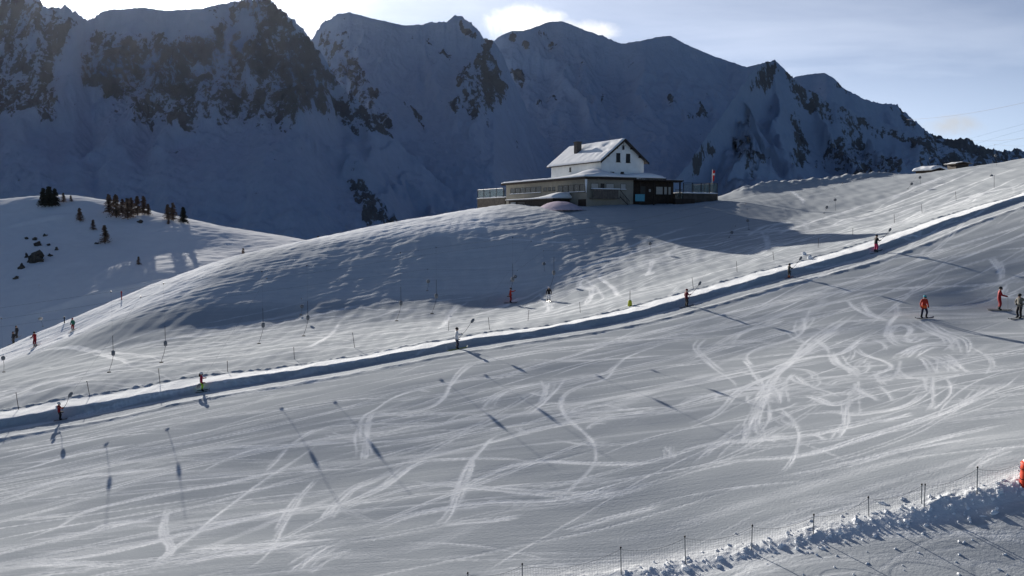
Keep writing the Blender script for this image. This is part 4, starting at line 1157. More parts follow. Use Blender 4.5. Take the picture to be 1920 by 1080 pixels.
def person(px, py, hpx, face, jacket, pants, helmet, label, arms='down', skis='black', boots='blackboot', extra=None, group=None, lean=0.0, kid=False, stance=0.13, d=None, loc=None, snowboard=False):
    p = loc or (ground(px, py) if d is None else at(px, py, d))
    Hh = hpx / F * p.y
    s = Hh / 1.78
    root = empty('person', p, face)
    tag(root, label, 'person', group)
    hd = 1.0 if not kid else 1.18
    # joints, facing +Y; (x, y, z, radius)
    J = {}
    ln = lean
    def j(n, x, y, z, r): J[n] = (x, y + ln * z, z, r)
    j('pelvis', 0, -0.03, 0.94, .165); j('waist', 0, 0.0, 1.12, .155); j('chest', 0, 0.02, 1.34, .185); j('neck', 0, 0.03, 1.49, .075); j('head', 0, 0.05, 1.58, .095 * hd); j('crown', 0, 0.05, 1.69, .085 * hd)
    for sd, nm in ((-1, 'l'), (1, 'r')):
        j('hip' + nm, sd * 0.10, -0.02, 0.88, .125); j('knee' + nm, sd * (stance + 0.01), 0.08, 0.50, .092); j('shin' + nm, sd * stance, 0.02, 0.28, .082); j('ankle' + nm, sd * stance, -0.02, 0.12, .080); j('toe' + nm, sd * stance, 0.17, 0.07, .062)
        j('sho' + nm, sd * 0.20, 0.0, 1.42, .085)
        mode = arms if isinstance(arms, str) else arms[0 if sd < 0 else 1]
        if mode == 'down':
            E, W_, Hn = (sd * 0.30, -0.03, 1.14), (sd * 0.31, 0.07, 0.90), (sd * 0.30, 0.10, 0.80)
        elif mode == 'fwd':                      # holding a drag stick or pole in front
            E, W_, Hn = (sd * 0.27, 0.10, 1.17), (sd * 0.17, 0.34, 1.20), (sd * 0.12, 0.44, 1.22)
        elif mode == 'out':                      # stretched out pointing
            E, W_, Hn = (sd * 0.20, 0.27, 1.34), (sd * 0.18, 0.52, 1.42), (sd * 0.17, 0.64, 1.46)
        elif mode == 'low':                      # reaching forward with a pole
            E, W_, Hn = (sd * 0.24, 0.12, 1.15), (sd * 0.20, 0.40, 1.08), (sd * 0.19, 0.50, 1.05)
        elif mode == 'hips':
            E, W_, Hn = (sd * 0.44, -0.08, 1.18), (sd * 0.28, 0.06, 1.00), (sd * 0.20, 0.10, 0.98)
        j('elb' + nm, *E, .068); j('wri' + nm, *W_, .052); j('han' + nm, *Hn, .058)
        j('thu' + nm, Hn[0] - sd * 0.045, Hn[1] + 0.02, Hn[2] + 0.035, .026)
    E = [('pelvis', 'waist'), ('waist', 'chest'), ('chest', 'neck'), ('neck', 'head'), ('head', 'crown')]
    for nm in 'lr':
        E += [('pelvis', 'hip' + nm), ('hip' + nm, 'knee' + nm), ('knee' + nm, 'shin' + nm), ('shin' + nm, 'ankle' + nm), ('ankle' + nm, 'toe' + nm), ('chest', 'sho' + nm), ('sho' + nm, 'elb' + nm), ('elb' + nm, 'wri' + nm), ('wri' + nm, 'han' + nm), ('wri' + nm, 'thu' + nm)]
    names = list(J); ix = {n: i for i, n in enumerate(names)}
    me = bpy.data.meshes.new('skeleton'); me.from_pydata([tuple(c * s for c in J[n][:3]) for n in names], [(ix[a], ix[b]) for a, b in E], [])
    o = bpy.data.objects.new('skeleton', me); COL.objects.link(o)
    o.modifiers.new('skin', 'SKIN').use_smooth_shade = True
    for i, n in enumerate(names):
        sv = me.skin_vertices[0].data[i]; sv.radius = (J[n][3] * s, J[n][3] * s * (0.85 if n in ('pelvis', 'waist', 'chest') else 1.0)); sv.use_root = n == 'pelvis'
    sb = o.modifiers.new('sub', 'SUBSURF'); sb.levels = 1; sb.render_levels = 1
    PEOPLE.append((o, root, s, {k: Vector(v[:3]) * s for k, v in J.items()}, jacket, pants, boots, label))
    hp_ = Vector(J['crown'][:3]) * s
    # helmet, goggles, face
    if helmet:
        h = MB().ball((hp_.x, hp_.y - 0.005 * s, hp_.z - 0.02 * s), 0.125 * s * hd, 0.14 * s * hd, 0.125 * s * hd, 12, 8, -0.35).build('helmet', WEAR[helmet], root, True)
        g = MB()
        for k in range(-3, 3):
            a0, a1 = k * 0.33, (k + 1) * 0.33
            def gp(a, rr_, z): return (hp_.x + math.sin(a) * rr_ * s * hd, hp_.y + math.cos(a) * rr_ * s * hd, hp_.z + z * s * hd)
            g.add([gp(a0, .10, -.10), gp(a1, .10, -.10), gp(a1, .10, -.03), gp(a0, .10, -.03), gp(a0, .128, -.10), gp(a1, .128, -.10), gp(a1, .128, -.03), gp(a0, .128, -.03)], [(4, 5, 6, 7), (3, 2, 1, 0), (0, 1, 5, 4), (2, 3, 7, 6), (0, 4, 7, 3), (1, 2, 6, 5)])
        g.build('goggles', GLOVE, h)
    MB().ball((hp_.x, hp_.y + 0.105 * s * hd, hp_.z - 0.135 * s * hd), 0.022 * s, 0.03 * s, 0.03 * s, 6, 5).build('nose', SKIN, root, True)
    if extra == 'backpack':
        MB().box(-0.16 * s, 0.16 * s, -0.34 * s, -0.17 * s, 1.05 * s, 1.50 * s).build('backpack', WEAR['white'], root, False, 0.04 * s)
    if extra == 'hair':
        MB().tube([(hp_.x, hp_.y - 0.09 * s, hp_.z - 0.02 * s), (hp_.x, hp_.y - 0.15 * s, hp_.z - 0.15 * s), (hp_.x, hp_.y - 0.19 * s, hp_.z - 0.32 * s)], [0.09 * s, 0.10 * s, 0.04 * s], 7).build('hair', WEAR['brown'], root, True)
    if extra == 'hem':
        MB().tube([(0, -0.01 * s, 0.80 * s), (0, 0, 1.02 * s)], [0.21 * s, 0.19 * s], 12, False).build('jacket_hem', WEAR['orange'], root, True)
    # skis follow the slope
    e = 0.4
    fx_, fy_ = -math.sin(face), math.cos(face)
    sf = (gz(p.x + fx_ * e, p.y + fy_ * e) - gz(p.x - fx_ * e, p.y - fy_ * e)) / (2 * e)
    sc = (gz(p.x + fy_ * e, p.y - fx_ * e) - gz(p.x - fy_ * e, p.y + fx_ * e)) / (2 * e)
    if skis and not snowboard:
        Ls = 0.80 * s if not kid else 0.62 * s
        for sd in (-1, 1):
            m = MB(); prof = [(-Ls, .02), (-Ls * .95, .005), (0, 0), (Ls * .82, .004), (Ls * .93, .03), (Ls, .10)]
            wd = [.04, .05, .037, .052, .05, .02]
            v = []
            for (yy_, zz_), ww in zip(prof, wd):
                v += [(-ww * s, yy_, zz_ * s), (ww * s, yy_, zz_ * s), (ww * s, yy_, (zz_ + .022) * s), (-ww * s, yy_, (zz_ + .022) * s)]
            f = [(0, 1, 2, 3), (23, 22, 21, 20)]
            for i in range(5):
                for k in range(4): f.append((i * 4 + k, (i + 1) * 4 + k, (i + 1) * 4 + (k + 1) % 4, i * 4 + (k + 1) % 4))
            m.add(v, f)
            so = m.build('ski', SKIM[skis], root, True)
            so.location = (sd * stance * s, 0.05 * s, 0.025 + sd * stance * s * sc); so.rotation_euler = (math.atan(sf), -math.atan(sc), 0)
    if snowboard:
        v = []; f = []
        prof = [(-.78, .10), (-.70, .03), (-.5, .0), (.5, .0), (.70, .03), (.78, .10)]; wd = [.05, .13, .14, .14, .13, .05]
        for (xx, zz), ww in zip(prof, wd):
            v += [(xx * s, -ww * s, zz * s), (xx * s, ww * s, zz * s), (xx * s, ww * s, (zz + .02) * s), (xx * s, -ww * s, (zz + .02) * s)]
        f = [(0, 1, 2, 3), (23, 22, 21, 20)]
        for i in range(5):
            for k in range(4): f.append((i * 4 + k, (i + 1) * 4 + k, (i + 1) * 4 + (k + 1) % 4, i * 4 + (k + 1) % 4))
        so = MB().add(v, f).build('snowboard', SKIM['navy'], root, True)
        so.location = (0, 0.05 * s, 0.03); so.rotation_euler = (math.atan(sf), -math.atan(sc), 0)
    return root, s, J


PEOPLE = []
FR = lambda dx_, dy_: math.atan2(-dx_, dy_)      # facing direction in plan
UP = FR(1, 0.3)
LG = 'riders on the near drag lift'
riders = []
riders.append(person(113, 788, 35, UP, 'red', 'black', 'white', 'child rider in red jacket, black trousers and white helmet with a pale backpack', ('fwd', 'fwd'), kid=True, extra='backpack', lean=-0.06, group=LG))
riders.append(person(379, 734, 37, UP, 'crimson', 'lime', 'white', 'child rider in crimson jacket and lime green trousers on the lift track', ('fwd', 'down'), kid=True, extra='hair', lean=-0.04, group=LG))
riders.append(person(857, 655, 42, UP, 'white', 'navy', 'black', 'rider in white jacket and dark trousers on the lift track', ('fwd', 'fwd'), skis='yellow', lean=-0.03, group=LG))
riders.append(person(1287, 575, 34, UP, 'darkred', 'black', 'darkred', 'rider in dark red hooded jacket and black trousers on the lift track', ('down', 'fwd'), lean=-0.02, group=LG))
riders.append(person(1479, 521, 27, UP, 'darkgrey', 'black', 'black', 'small dark-clothed rider with orange boots on the lift track', ('fwd', 'fwd'), kid=True, boots='orangeboot', skis='darkred', group=LG))
riders.append(person(1642, 473, 33, UP, 'black', 'pink', 'black', 'rider in black jacket and bright pink trousers on the lift track', ('fwd', 'fwd'), group=LG))
person(957, 568, 29, FR(1, -0.2), 'orangered', 'red', 'black', 'skier in red suit stretching one arm out above the lift bank', ('down', 'out'), extra=None)
person(1029, 565, 28, FR(-0.2, 1), 'black', 'white', 'white', 'skier in black jacket and white trousers, seen from behind', ('down', 'down'))
person(1732, 597, 44, FR(0.15, -1), 'orangered', 'navy', 'teal', 'snowboarder in red and orange jacket with turquoise helmet', ('down', 'down'), snowboard=True, extra='hem', stance=0.2)
inst = person(1873, 582, 45, FR(1, -0.35), 'red', 'red', 'black', 'ski instructor in all-red suit reaching forward with a pole', ('low', 'low'), skis='darkgrey')
person(1911, 597, 47, FR(-1, -0.3), 'grey', 'black', 'black', 'skier in grey-brown jacket and black trousers at the right edge', ('hips', 'hips'), skis='darkgrey')
person(66, 650, 29, FR(-0.3, -1), 'red', 'darkred', 'black', 'skier in dark red suit coming down the bright crest on the left', ('low', 'low'))
person(137, 620, 24, FR(-0.2, -1), 'green', 'red', 'red', 'skier in green jacket and red trousers high on the bright crest', ('down', 'down'))
# two dark figures just behind the crest
for (px, py, h_, lab) in [(26, 645, 24, 'nearer dark skier half hidden behind the left crest'), (32, 634, 24, 'farther dark skier standing behind the left crest')]:
    a_, b_ = ray(px, py); dd = 122.0
    person(px, py, h_, FR(-0.5, -1), 'black', 'black', 'black', lab, ('down', 'down'), loc=Vector((float(a_) * dd, dd, float(b_) * dd)))

bpy.context.view_layer.update()
dg = bpy.context.evaluated_depsgraph_get()
for (o, root, s, J, jk, pt, bt, label) in PEOPLE:
    me = bpy.data.meshes.new_from_object(o.evaluated_get(dg)); me.name = 'body'
    for m in (WEAR[jk], WEAR[pt], WEAR[bt], GLOVE, SKIN): me.materials.append(m)
    hands = [J['hanl'], J['hanr'], J['thul'], J['thur']]; wr = [J['wril'], J['wrir']]
    for p in me.polygons:
        c = p.center; mi = 0
        armd = min((c - q).length for q in hands)
        near_arm = min(min((c - J[k + n]).length for k in ('elb', 'wri', 'han')) for n in 'lr')
        if armd < 0.075 * s: mi = 3
        elif c.z > J['neck'].z + 0.02 * s and abs(c.x) < 0.14 * s: mi = 4
        elif near_arm > 0.13 * s:
            if c.z < 0.30 * s: mi = 2
            elif c.z < 0.86 * s: mi = 1
        p.material_index = mi; p.use_smooth = True
    link('body', me, None, root)
    bpy.data.objects.remove(o)


def wpt(pr, name):
    root, s, J = pr; v = Vector(J[name][:3]) * s
    return root.location + Matrix.Rotation(root.rotation_euler.z, 3, 'Z') @ v


# instructor's pole
hp_ = wpt(inst, 'hanr'); tip = hp_ + Vector((0.06, -0.02, 0)); tip.z = gz(tip.x, tip.y)
sp_ = empty('ski_pole', tip); tag(sp_, 'thin ski pole planted in front of the all-red instructor', 'ski pole')
MB().tube([(0, 0, -0.05), tuple(hp_ - tip + Vector((0, 0, 0.05)))], 0.012, 6).build('shaft', M_STEEL, sp_)
MB().tube([(0, 0, 0.06), (0, 0, 0.075)], 0.045, 8).build('basket', M_BLACK, sp_)
# ------------------------------------------------------------------ drag lifts
M_ROPE = mat_simple('haul_rope', (0.05, 0.05, 0.055), 0.5)
M_BOX = mat_simple('spring_box', (0.20, 0.205, 0.215), 0.9, spec=0.05)
M_DISC = mat_simple('seat_disc', (0.02, 0.02, 0.02), 0.9, spec=0.05)


def hanger(top, mid, end, label, group, box_r=0.11, tube_len=0.0):
    """rope cord from the haul rope (top) to the spring box (mid), tow stick down to the seat disc (end)"""
    o = empty('tow_hanger', end)
    tag(o, label, 'tow hanger', group)
    t, m = Vector(top) - Vector(end), Vector(mid) - Vector(end)
    dv = (t - m).normalized()
    MB().tube([t, m], 0.003, 4).build('cord', M_ROPE, o)
    if tube_len: MB().tube([m, m + dv * tube_len], 0.017, 6).build('guide_tube', M_POLE, o)
    b = MB().tube([m - dv * 0.16, m - dv * 0.06, m + dv * 0.14, m + dv * 0.22], [box_r * 0.6, box_r, box_r, box_r * 0.4], 8).build('spring_box', M_BOX, o, True)
    MB().tube([m - dv * 0.15, m * 0.5 + Vector((0.05, 0, 0)), Vector((0, 0, 0.05))], 0.014, 6).build('tow_stick', M_POLE, o)
    MB().tube([(0, 0, -0.02), (0, 0, 0.03)], [0.15, 0.12], 10).build('seat_disc', M_DISC, o, True)
    MB().box(t.x - 0.03, t.x + 0.03, t.y - 0.03, t.y + 0.03, t.z - 0.04, t.z + 0.06).build('rope_grip', M_DARK, o)
    return o


ROPE_H = 7.6
def rope_pt(x, off=0.0):
    y = float(lift_y(np.array([x]))[0]) - 0.9 + off
    return Vector((x, y, gz(x, y) + ROPE_H))
# near lift: the loaded side above the riders' track, the returning side 2 m farther
for off, nm in ((0.0, 'loaded'), (2.2, 'returning')):
    pts = [rope_pt(x, off) for x in np.linspace(-62, 90, 20)]
    pts = [tuple(p) for p in pts]
    tag(MB().tube(pts, 0.005, 4).build('haul_rope', M_ROPE), 'thin %s haul rope of the near drag lift high above the track' % nm, 'rope', 'haul ropes of the near lift')
RD = ['child with the pale backpack', 'child in lime green trousers', 'rider in the white jacket', 'rider in the dark red hood', 'small rider with orange boots', 'rider in bright pink trousers']
for pr, who in zip(riders, RD):
    hnd = wpt(pr, 'hanr'); root, s, J = pr
    f_ = Vector((-math.sin(root.rotation_euler.z), math.cos(root.rotation_euler.z), 0))
    end = root.location + Vector((0, 0, 0.80 * s)) + f_ * 0.10
    dirn = (hnd - end).normalized()
    mid = hnd + dirn * 1.35 * max(s, 0.8)
    top = rope_pt(mid.x + 4.5)
    hanger(top, mid, end, 'tow hanger pulling the ' + who, 'occupied tow hangers')
# empty hangers coming back: each throws its shadow on the piste
k = 0
SH = [(205, 905, 'leftmost, tall grey'), (335, 880, 'second from the left'), (588, 860, 'third from the left'), (703, 842, 'fourth from the left'), (930, 790, 'fifth from the left'), (1022, 775, 'sixth from the left'), (1243, 756, 'seventh from the left'), (1345, 735, 'eighth from the left')]
for (px, py, lab) in SH:
    g = ground(px, py)
    t = 2.0
    while True:
        q = g + SUN * t
        if q.y >= float(lift_y(np.array([q.x]))[0]) + 1.3 or t > 60: break
        t += 0.1
    top = Vector((q.x, q.y, gz(q.x, q.y) + ROPE_H))
    hanger(top, q, q + Vector((-0.35, 0, -1.35)), 'empty tow hanger over the lift track, ' + lab, 'empty tow hangers coming down the near lift', 0.13, 1.3)
a_ = at(6, 672, 74); hanger(a_ + Vector((0, 0, 3.5)), a_, a_ + Vector((0, 0, -1.2)), 'empty tow hanger cut by the left edge of the picture', None, 0.16)
# far lift
FH = [((970, 507), (966, 519), (958, 527), 101, 'swinging pale hanger above the red-suited skier'), ((1019, 470), (1020, 495), (1022, 526), 103, 'hanging straight above the skier in white trousers'),
      ((1184, 465), (1181, 490), (1179, 518), 104, 'over the churned tracks right of the white-trousered skier'), ((1216, 448), (1219, 457), (1220, 485), 106, 'at the edge of the knoll shadow'),
      ((1401, 392), (1402, 414), (1404, 430), 112, 'inside the restaurant shadow, upright'), ((1379, 424), (1372, 436), (1367, 445), 109, 'inside the restaurant shadow, tilted pale'),
      ((1565, 352), (1566, 375), (1566, 400), 122, 'in the sunny field left of the huts'), ((1556, 378), (1550, 389), (1545, 400), 118, 'short one in the sunny field, dark box'),
      ((1721, 302), (1725, 333), (1726, 357), 128, 'below the snow-capped hut'), ((1716, 334), (1709, 345), (1702, 354), 124, 'tilted, left of and below the snow-capped hut'),
      ((1865, 272), (1867, 292), (1869, 314), 130, 'topmost on the right, against the dark range'), ((1861, 304), (1859, 330), (1864, 352), 118, 'lowest on the right, touching the bright bank'),
      ((802, 505), (803, 528), (801, 545), 97, 'against the shaded knoll left of the red-suited skier'), ((565, 560), (566, 575), (564, 590), 94, 'pale box against the foot of the shaded knoll')]
for (t_, m_, e_, d_, lab) in FH:
    hanger(at(*t_, d_), at(*m_, d_), at(*e_, d_), 'far lift tow hanger ' + lab, 'tow hangers of the far lift', 0.20)
fr = [at(-200, 640, 92)] + [at(t_[0], t_[1], d_) for (t_, m_, e_, d_, lab) in sorted([FH[12], FH[0], FH[1], FH[2], FH[3], FH[4], FH[6], FH[8], FH[10]], key=lambda q: q[0][0])] + [at(2200, 190, 140)]
tag(MB().tube([tuple(p) for p in fr], 0.006, 4).build('haul_rope', M_ROPE), 'thin haul rope of the far drag lift over the sunny field', 'rope')
# cables against the sky on the right
M_CABLE = mat_simple('lift_cable', (0.22, 0.22, 0.24), 0.6)
for (p0, p1, d0, d1, r_, lab) in [((1700, 224), (2200, 118), 900, 420, 0.10, 'faint upper cable climbing across the sky on the right'), ((1820, 263), (2200, 176), 620, 330, 0.06, 'middle cable rising over the right skyline'),
                                  ((1860, 270), (2200, 206), 620, 330, 0.045, 'lowest cable rising over the right skyline')]:
    A_, B_ = at(*p0, d0), at(*p1, d1)
    pts = []
    for k in range(13):
        q = k / 12; c = A_.lerp(B_, q); c.z -= 4 * (q - q * q) * 6.0; pts.append(tuple(c))
    tag(MB().tube(pts, r_, 5).build('cable', M_CABLE), lab, 'cable')

# ------------------------------------------------------------------ marker poles behind the bank
POLES = [(35, 768, 32), (168, 742, 28), (300, 719, 28), (427, 697, 20), (552, 673, 22), (665, 652, 28), (841, 620, 18), (918, 618, 22), (990, 602, 20), (1088, 587, 20), (1300, 541, 20), (1382, 510, 19), (1451, 488, 15), (1534, 464, 16),
         (1599, 441, 12), (1677, 418, 15), (1729, 399, 16), (1793, 376, 16), (1864, 352, 22)]
near = ['beside the child with the pale backpack', 'between the two child riders, left one', 'just left of the child in lime trousers', 'just right of the child in lime trousers', 'midway between lime-trousered child and white-jacketed rider', 'left of the white-jacketed rider',
        'directly behind the white-jacketed rider', 'right of the white-jacketed rider', 'below the skier in white trousers', 'left of the yellow-footed pole', 'behind the rider in the dark red hood', 'left of the small rider with orange boots', 'just above the small rider with orange boots',
        'between the small rider and the rider in pink', 'left of the rider in pink trousers', 'right of the rider in pink trousers', 'second beyond the rider in pink trousers', 'third beyond the rider in pink trousers', 'last one, near the right edge']
for (px, py, h_), nr in zip(POLES, near):
    g = ground(px, py)
    L_ = h_ / F * g.y
    o = empty('marker_pole', g); o.rotation_euler = (R(random.uniform(-3, 3)), R(random.uniform(-9, 5)), 0)
    tag(o, 'thin marker pole on the bank, ' + nr, 'pole', 'marker poles along the bank')
    MB().tube([(0, 0, -0.3), (0, 0, L_)], 0.022, 6).build('shaft', M_POLE, o); MB().tube([(0, 0, L_), (0, 0, L_ + 0.05)], 0.03, 6).build('cap', M_BLACK, o)
g = ground(1181, 574)
o = empty('padded_marker_pole', g); tag(o, 'marker pole with a yellow padded foot above the lift bank', 'pole')
MB().tube([(0, 0, -0.2), (0, 0, 1.35)], 0.025, 6).build('shaft', M_POLE, o)
MB().tube([(0, 0, 0), (0, 0, 0.45), (0, 0, 0.55)], [0.20, 0.17, 0.08], 8).build('foot_pad', WEAR['yellow'], o, True)
# broken snow clods by the small rider
for (px, py, r_, lab) in [(1507, 478, .24, 'left broken snow clod on the bright bank edge'), (1518, 486, .3, 'right broken snow clod on the bright bank edge')]:
    g = ground(px, py); m = MB().ball((0, 0, 0.1), r_, r_ * .6, r_ * .7, 9, 6)
    m.v = [(x * (1 + .3 * math.sin(7 * x + 5 * z)), y, z * (1 + .25 * math.cos(9 * x))) for x, y, z in m.v]
    o = m.build('snow_clod', M_SNOW); o.location = g; tag(o, lab, 'snow clod')
# posts on the left crest
for (px, py, h_, lab, c_) in [(228, 562, 16, 'short red marker post on the crest at the left', 'red'), (121, 606, 12, 'short dark post on the crest left of the green-jacketed skier', 'black')]:
    g = ground(px, py); o = empty('crest_post', g); tag(o, lab, 'post')
    MB().tube([(0, 0, -0.3), (0, 0, h_ / F * g.y)], 0.06, 6).build('shaft', WEAR[c_], o)
    MB().tube([(0, 0, h_ / F * g.y - 0.25), (0, 0, h_ / F * g.y + 0.02)], 0.09, 6).build('sleeve', WEAR[c_], o)
# hanging chair-like hanger in the shade beyond the crest
a_ = at(76, 598, 125)
hanger(a_ + Vector((0, 0, 5)), a_, a_ + Vector((0.3, 0, -1.1)), 'dark tow hanger dangling above the left crest', None, 0.32)

# ------------------------------------------------------------------ net fence in the foreground
M_NET = mat_simple('net_cord', (0.10, 0.11, 0.12), 0.8)
fence = empty('net_fence', ground(1286, 1058))
tag(fence, 'sagging safety net fence with dark-capped posts in the foreground', 'fence')
FPOST = [(880, 1120, 1083), (980, 1098, 1058), (1165, 1085, 1034), (1286, 1058, 1004), (1409, 1031, 984), (1525, 1002, 965), (1630, 968, 941), (1728, 944, 917), (1832, 926, 875), (1912, 902, 866), (2040, 872, 820)]
tops = []; feet = []
for i, (px, yb, yt) in enumerate(FPOST):
    g = ground(px, min(yb, 1079)) if yb < 1080 else None
    if g is None:
        a, b = ray(px, yb); dd = float(fence_y(np.array([float(a) * 31]))[0]); g = Vector((float(a) * dd, dd, gz(float(a) * dd, dd)))
    top = g + Vector((random.uniform(-0.10, 0.04), 0.0, max(0.75, (yb - yt) / F * g.y)))
    feet.append(g); tops.append(top)
    l0 = fence.location
    po = MB().tube([g - l0 - Vector((0, 0, 0.3)), top - l0], 0.022, 7).build('post', M_STEEL, fence)
    MB().ball(tuple(top - l0 + Vector((0, 0, 0.02))), 0.038, 0.038, 0.05, 7, 5).build('post_cap', M_BLACK, po, True)
for i in range(len(tops) - 1):
    t0, t1, g0, g1 = tops[i], tops[i + 1], feet[i], feet[i + 1]
    sag = 0.28 * (t1 - t0).length / 3.0
    n = max(10, int((t1 - t0).length / 0.10)); mrow = 8
    topc = [t0.lerp(t1, k / n) - Vector((0, 0, sag * 4 * (k / n) * (1 - k / n) + 0.04)) - l0 for k in range(n + 1)]
    botc = []
    for k in range(n + 1):
        p = g0.lerp(g1, k / n); p.z = gz(p.x, p.y) + 0.03; botc.append(p - l0)
    MB().tube(topc, 0.006, 5).build('top_cord', M_NET, fence)
    m = MB()
    for k in range(1, n):
        m.tube([topc[k], botc[k]], 0.0021, 3, False)
    for r_ in range(1, mrow):
        m.tube([topc[k].lerp(botc[k], r_ / mrow) for k in range(0, n + 1)], 0.0021, 3, False)
    m.build('net_panel', M_NET, fence)
# spare pole leaning beside the fence
g = ground(1733, 950); o = empty('spare_fence_pole', g); tag(o, 'single upright pole beside the net fence post, right of centre', 'pole')
MB().tube([(0, 0, -0.3), (0.0, 0, 43 / F * g.y)], 0.020, 7).build('shaft', M_STEEL, o); MB().ball((0, 0, 43 / F * g.y), 0.035, 0.035, 0.045, 7, 5).build('cap', M_BLACK, o, True)
# padded pylon foot at the right edge
g = ground(1927, 908); o = empty('padded_pylon', g); tag(o, 'lift pylon foot wrapped in orange padding at the right edge', 'pylon')
M_PAD = mat_simple('orange_pad', (0.62, 0.05, 0.012), 0.6, 0.2, 7.0, bump=0.5)
hh = 58 / F * g.y
m = MB()
for k in range(7):
    z0 = -0.4 + k * 0.2
m.tube([(0, 0, -0.5)] + [(0.01 * math.sin(k * 2.1), 0.01 * math.cos(k * 1.7), k * 0.12) for k in range(8)] + [(0, 0, 0.90)], [0.28] + [0.27 + 0.02 * (k % 2) for k in range(8)] + [0.24], 14)
m.build('orange_pad', M_PAD, o, True)
MB().tube([(0.04, 0, 0.85), (0.04, 0, hh + 0.05)], 0.15, 10).build('steel_tube', M_DARK, o, True)
MB().ball((0.02, -0.02, 0.92), 0.24, 0.24, 0.08, 10, 6).build('snow_cap', M_SNOW, o, True)
MB().ball((0.04, 0, hh + 0.05), 0.16, 0.16, 0.09, 10, 6).build('snow_cap', M_SNOW, o, True)
for z in (0.2, 0.6):
    MB().tube([(0, 0, z), (0, 0, z + 0.03)], 0.30, 14).build('strap', M_BLACK, o)
# footprints' spill: little clods thrown beside the near track
clods = []
for k in range(6):
    c_ = MB().ball((0, 0, 0), 0.07, 0.05, 0.045, 7, 5)
    n_ = [rng.uniform(0.55, 1.35) for _ in c_.v]; c_.v = [(x * q, y * q, z * q) for (x, y, z), q in zip(c_.v, n_)]; clods.append(c_)
bmv = MB()
for i in range(520):
    if i < 430:
        cx_ = rng.choice([6.0, 9.5, 12.0, 14.0, 16.5, 18.5, 20.5, 22.5]) + rng.normal(0, 0.9)
        x = cx_; y = float(fence_y(np.array([x]))[0]) + rng.normal(-0.15, 0.42); s_ = min(2.1, 0.45 + rng.exponential(0.5))
    else:
        x = rng.uniform(6, 22); y = float(fence_y(np.array([x]))[0]) - rng.uniform(0.8, 5.5); s_ = rng.uniform(0.4, 1.1)
    z = gz(x, y); rt = rng.uniform(0, 6.3); c_, n_ = math.cos(rt), math.sin(rt); sx, sz = rng.uniform(0.7, 1.5), rng.uniform(0.8, 1.6)
    bmv.add([(x + (vx_ * sx * c_ - vy_ * n_) * s_, y + (vx_ * sx * n_ + vy_ * c_) * s_, z + vz_ * s_ * sz) for vx_, vy_, vz_ in clods[i % 6].v], clods[i % 6].f)
tag(bmv.build('snow_clods', M_SNOW, None, False), 'scattered small snow clods along the berm and near track', None, None, 'stuff')

# ------------------------------------------------------------------ trees on the hill
M_BARK = mat_simple('larch_bark', (0.045, 0.032, 0.025), 0.9, 0.3, 4)
M_TWIG = mat_simple('larch_twigs', (0.14, 0.095, 0.07), 0.9, 0.4, 0.8)
M_NEED = mat_simple('spruce_needles', (0.040, 0.040, 0.030), 0.9, 0.4, 0.8)


def tree(px, py, hpx, kind, label, group='conifers on the hill', wide=0.40):
    g = hill_ground(px, py)
    Ht = hpx / F * g.y
    o = empty('larch_tree' if kind == 'larch' else 'spruce_tree', g, random.uniform(0, 6))
    tag(o, label, 'tree', group)
    MB().tube([(0, 0, -0.5), (0.03, 0, Ht * 0.5), (0, 0.02, Ht)], [Ht * 0.022, Ht * 0.014, 0.01], 6).build('trunk', M_BARK, o)
    v = []; f = []
    nb = 150 if kind == 'larch' else 140
    for i in range(nb):
        t = (i + random.random()) / nb
        z = Ht * (0.10 + 0.89 * t)
        ln = Ht * wide * (1 - t) ** 0.8 * random.uniform(0.55, 1.1) + 0.10
        a = random.uniform(0, 2 * math.pi)
        droop = -0.25 if kind == 'larch' else -0.45
        dx_, dy_ = math.cos(a), math.sin(a)
        ntw = 5 if kind == 'larch' else 7
        for k in range(ntw):
            q = (k + 0.4) / ntw
            c = Vector((dx_ * ln * q, dy_ * ln * q, z + droop * ln * q * q + random.uniform(-.04, .04) * Ht * .3))
            w_ = (0.072 if kind == 'larch' else 0.085) * Ht * (1.05 - 0.6 * q) * random.uniform(.6, 1.3)
            e1 = Vector((random.gauss(0, 1), random.gauss(0, 1), random.gauss(0, .5))).normalized() * w_
            e2 = Vector((dx_, dy_, random.uniform(-.7, .1))) * w_ * 1.2
            b0 = len(v); v += [tuple(c - e1 * .5), tuple(c + e1 * .5), tuple(c + e2)]; f.append((b0, b0 + 1, b0 + 2))
            b0 = len(v); v += [tuple(c), tuple(c + e2 * 0.7 + e1 * 0.6), tuple(c + Vector((0, 0, -w_ * .9)))]; f.append((b0, b0 + 1, b0 + 2))
    me = bpy.data.meshes.new('crown'); me.from_pydata(v, [], f)
    link('crown', me, M_TWIG if kind == 'larch' else M_NEED, o)


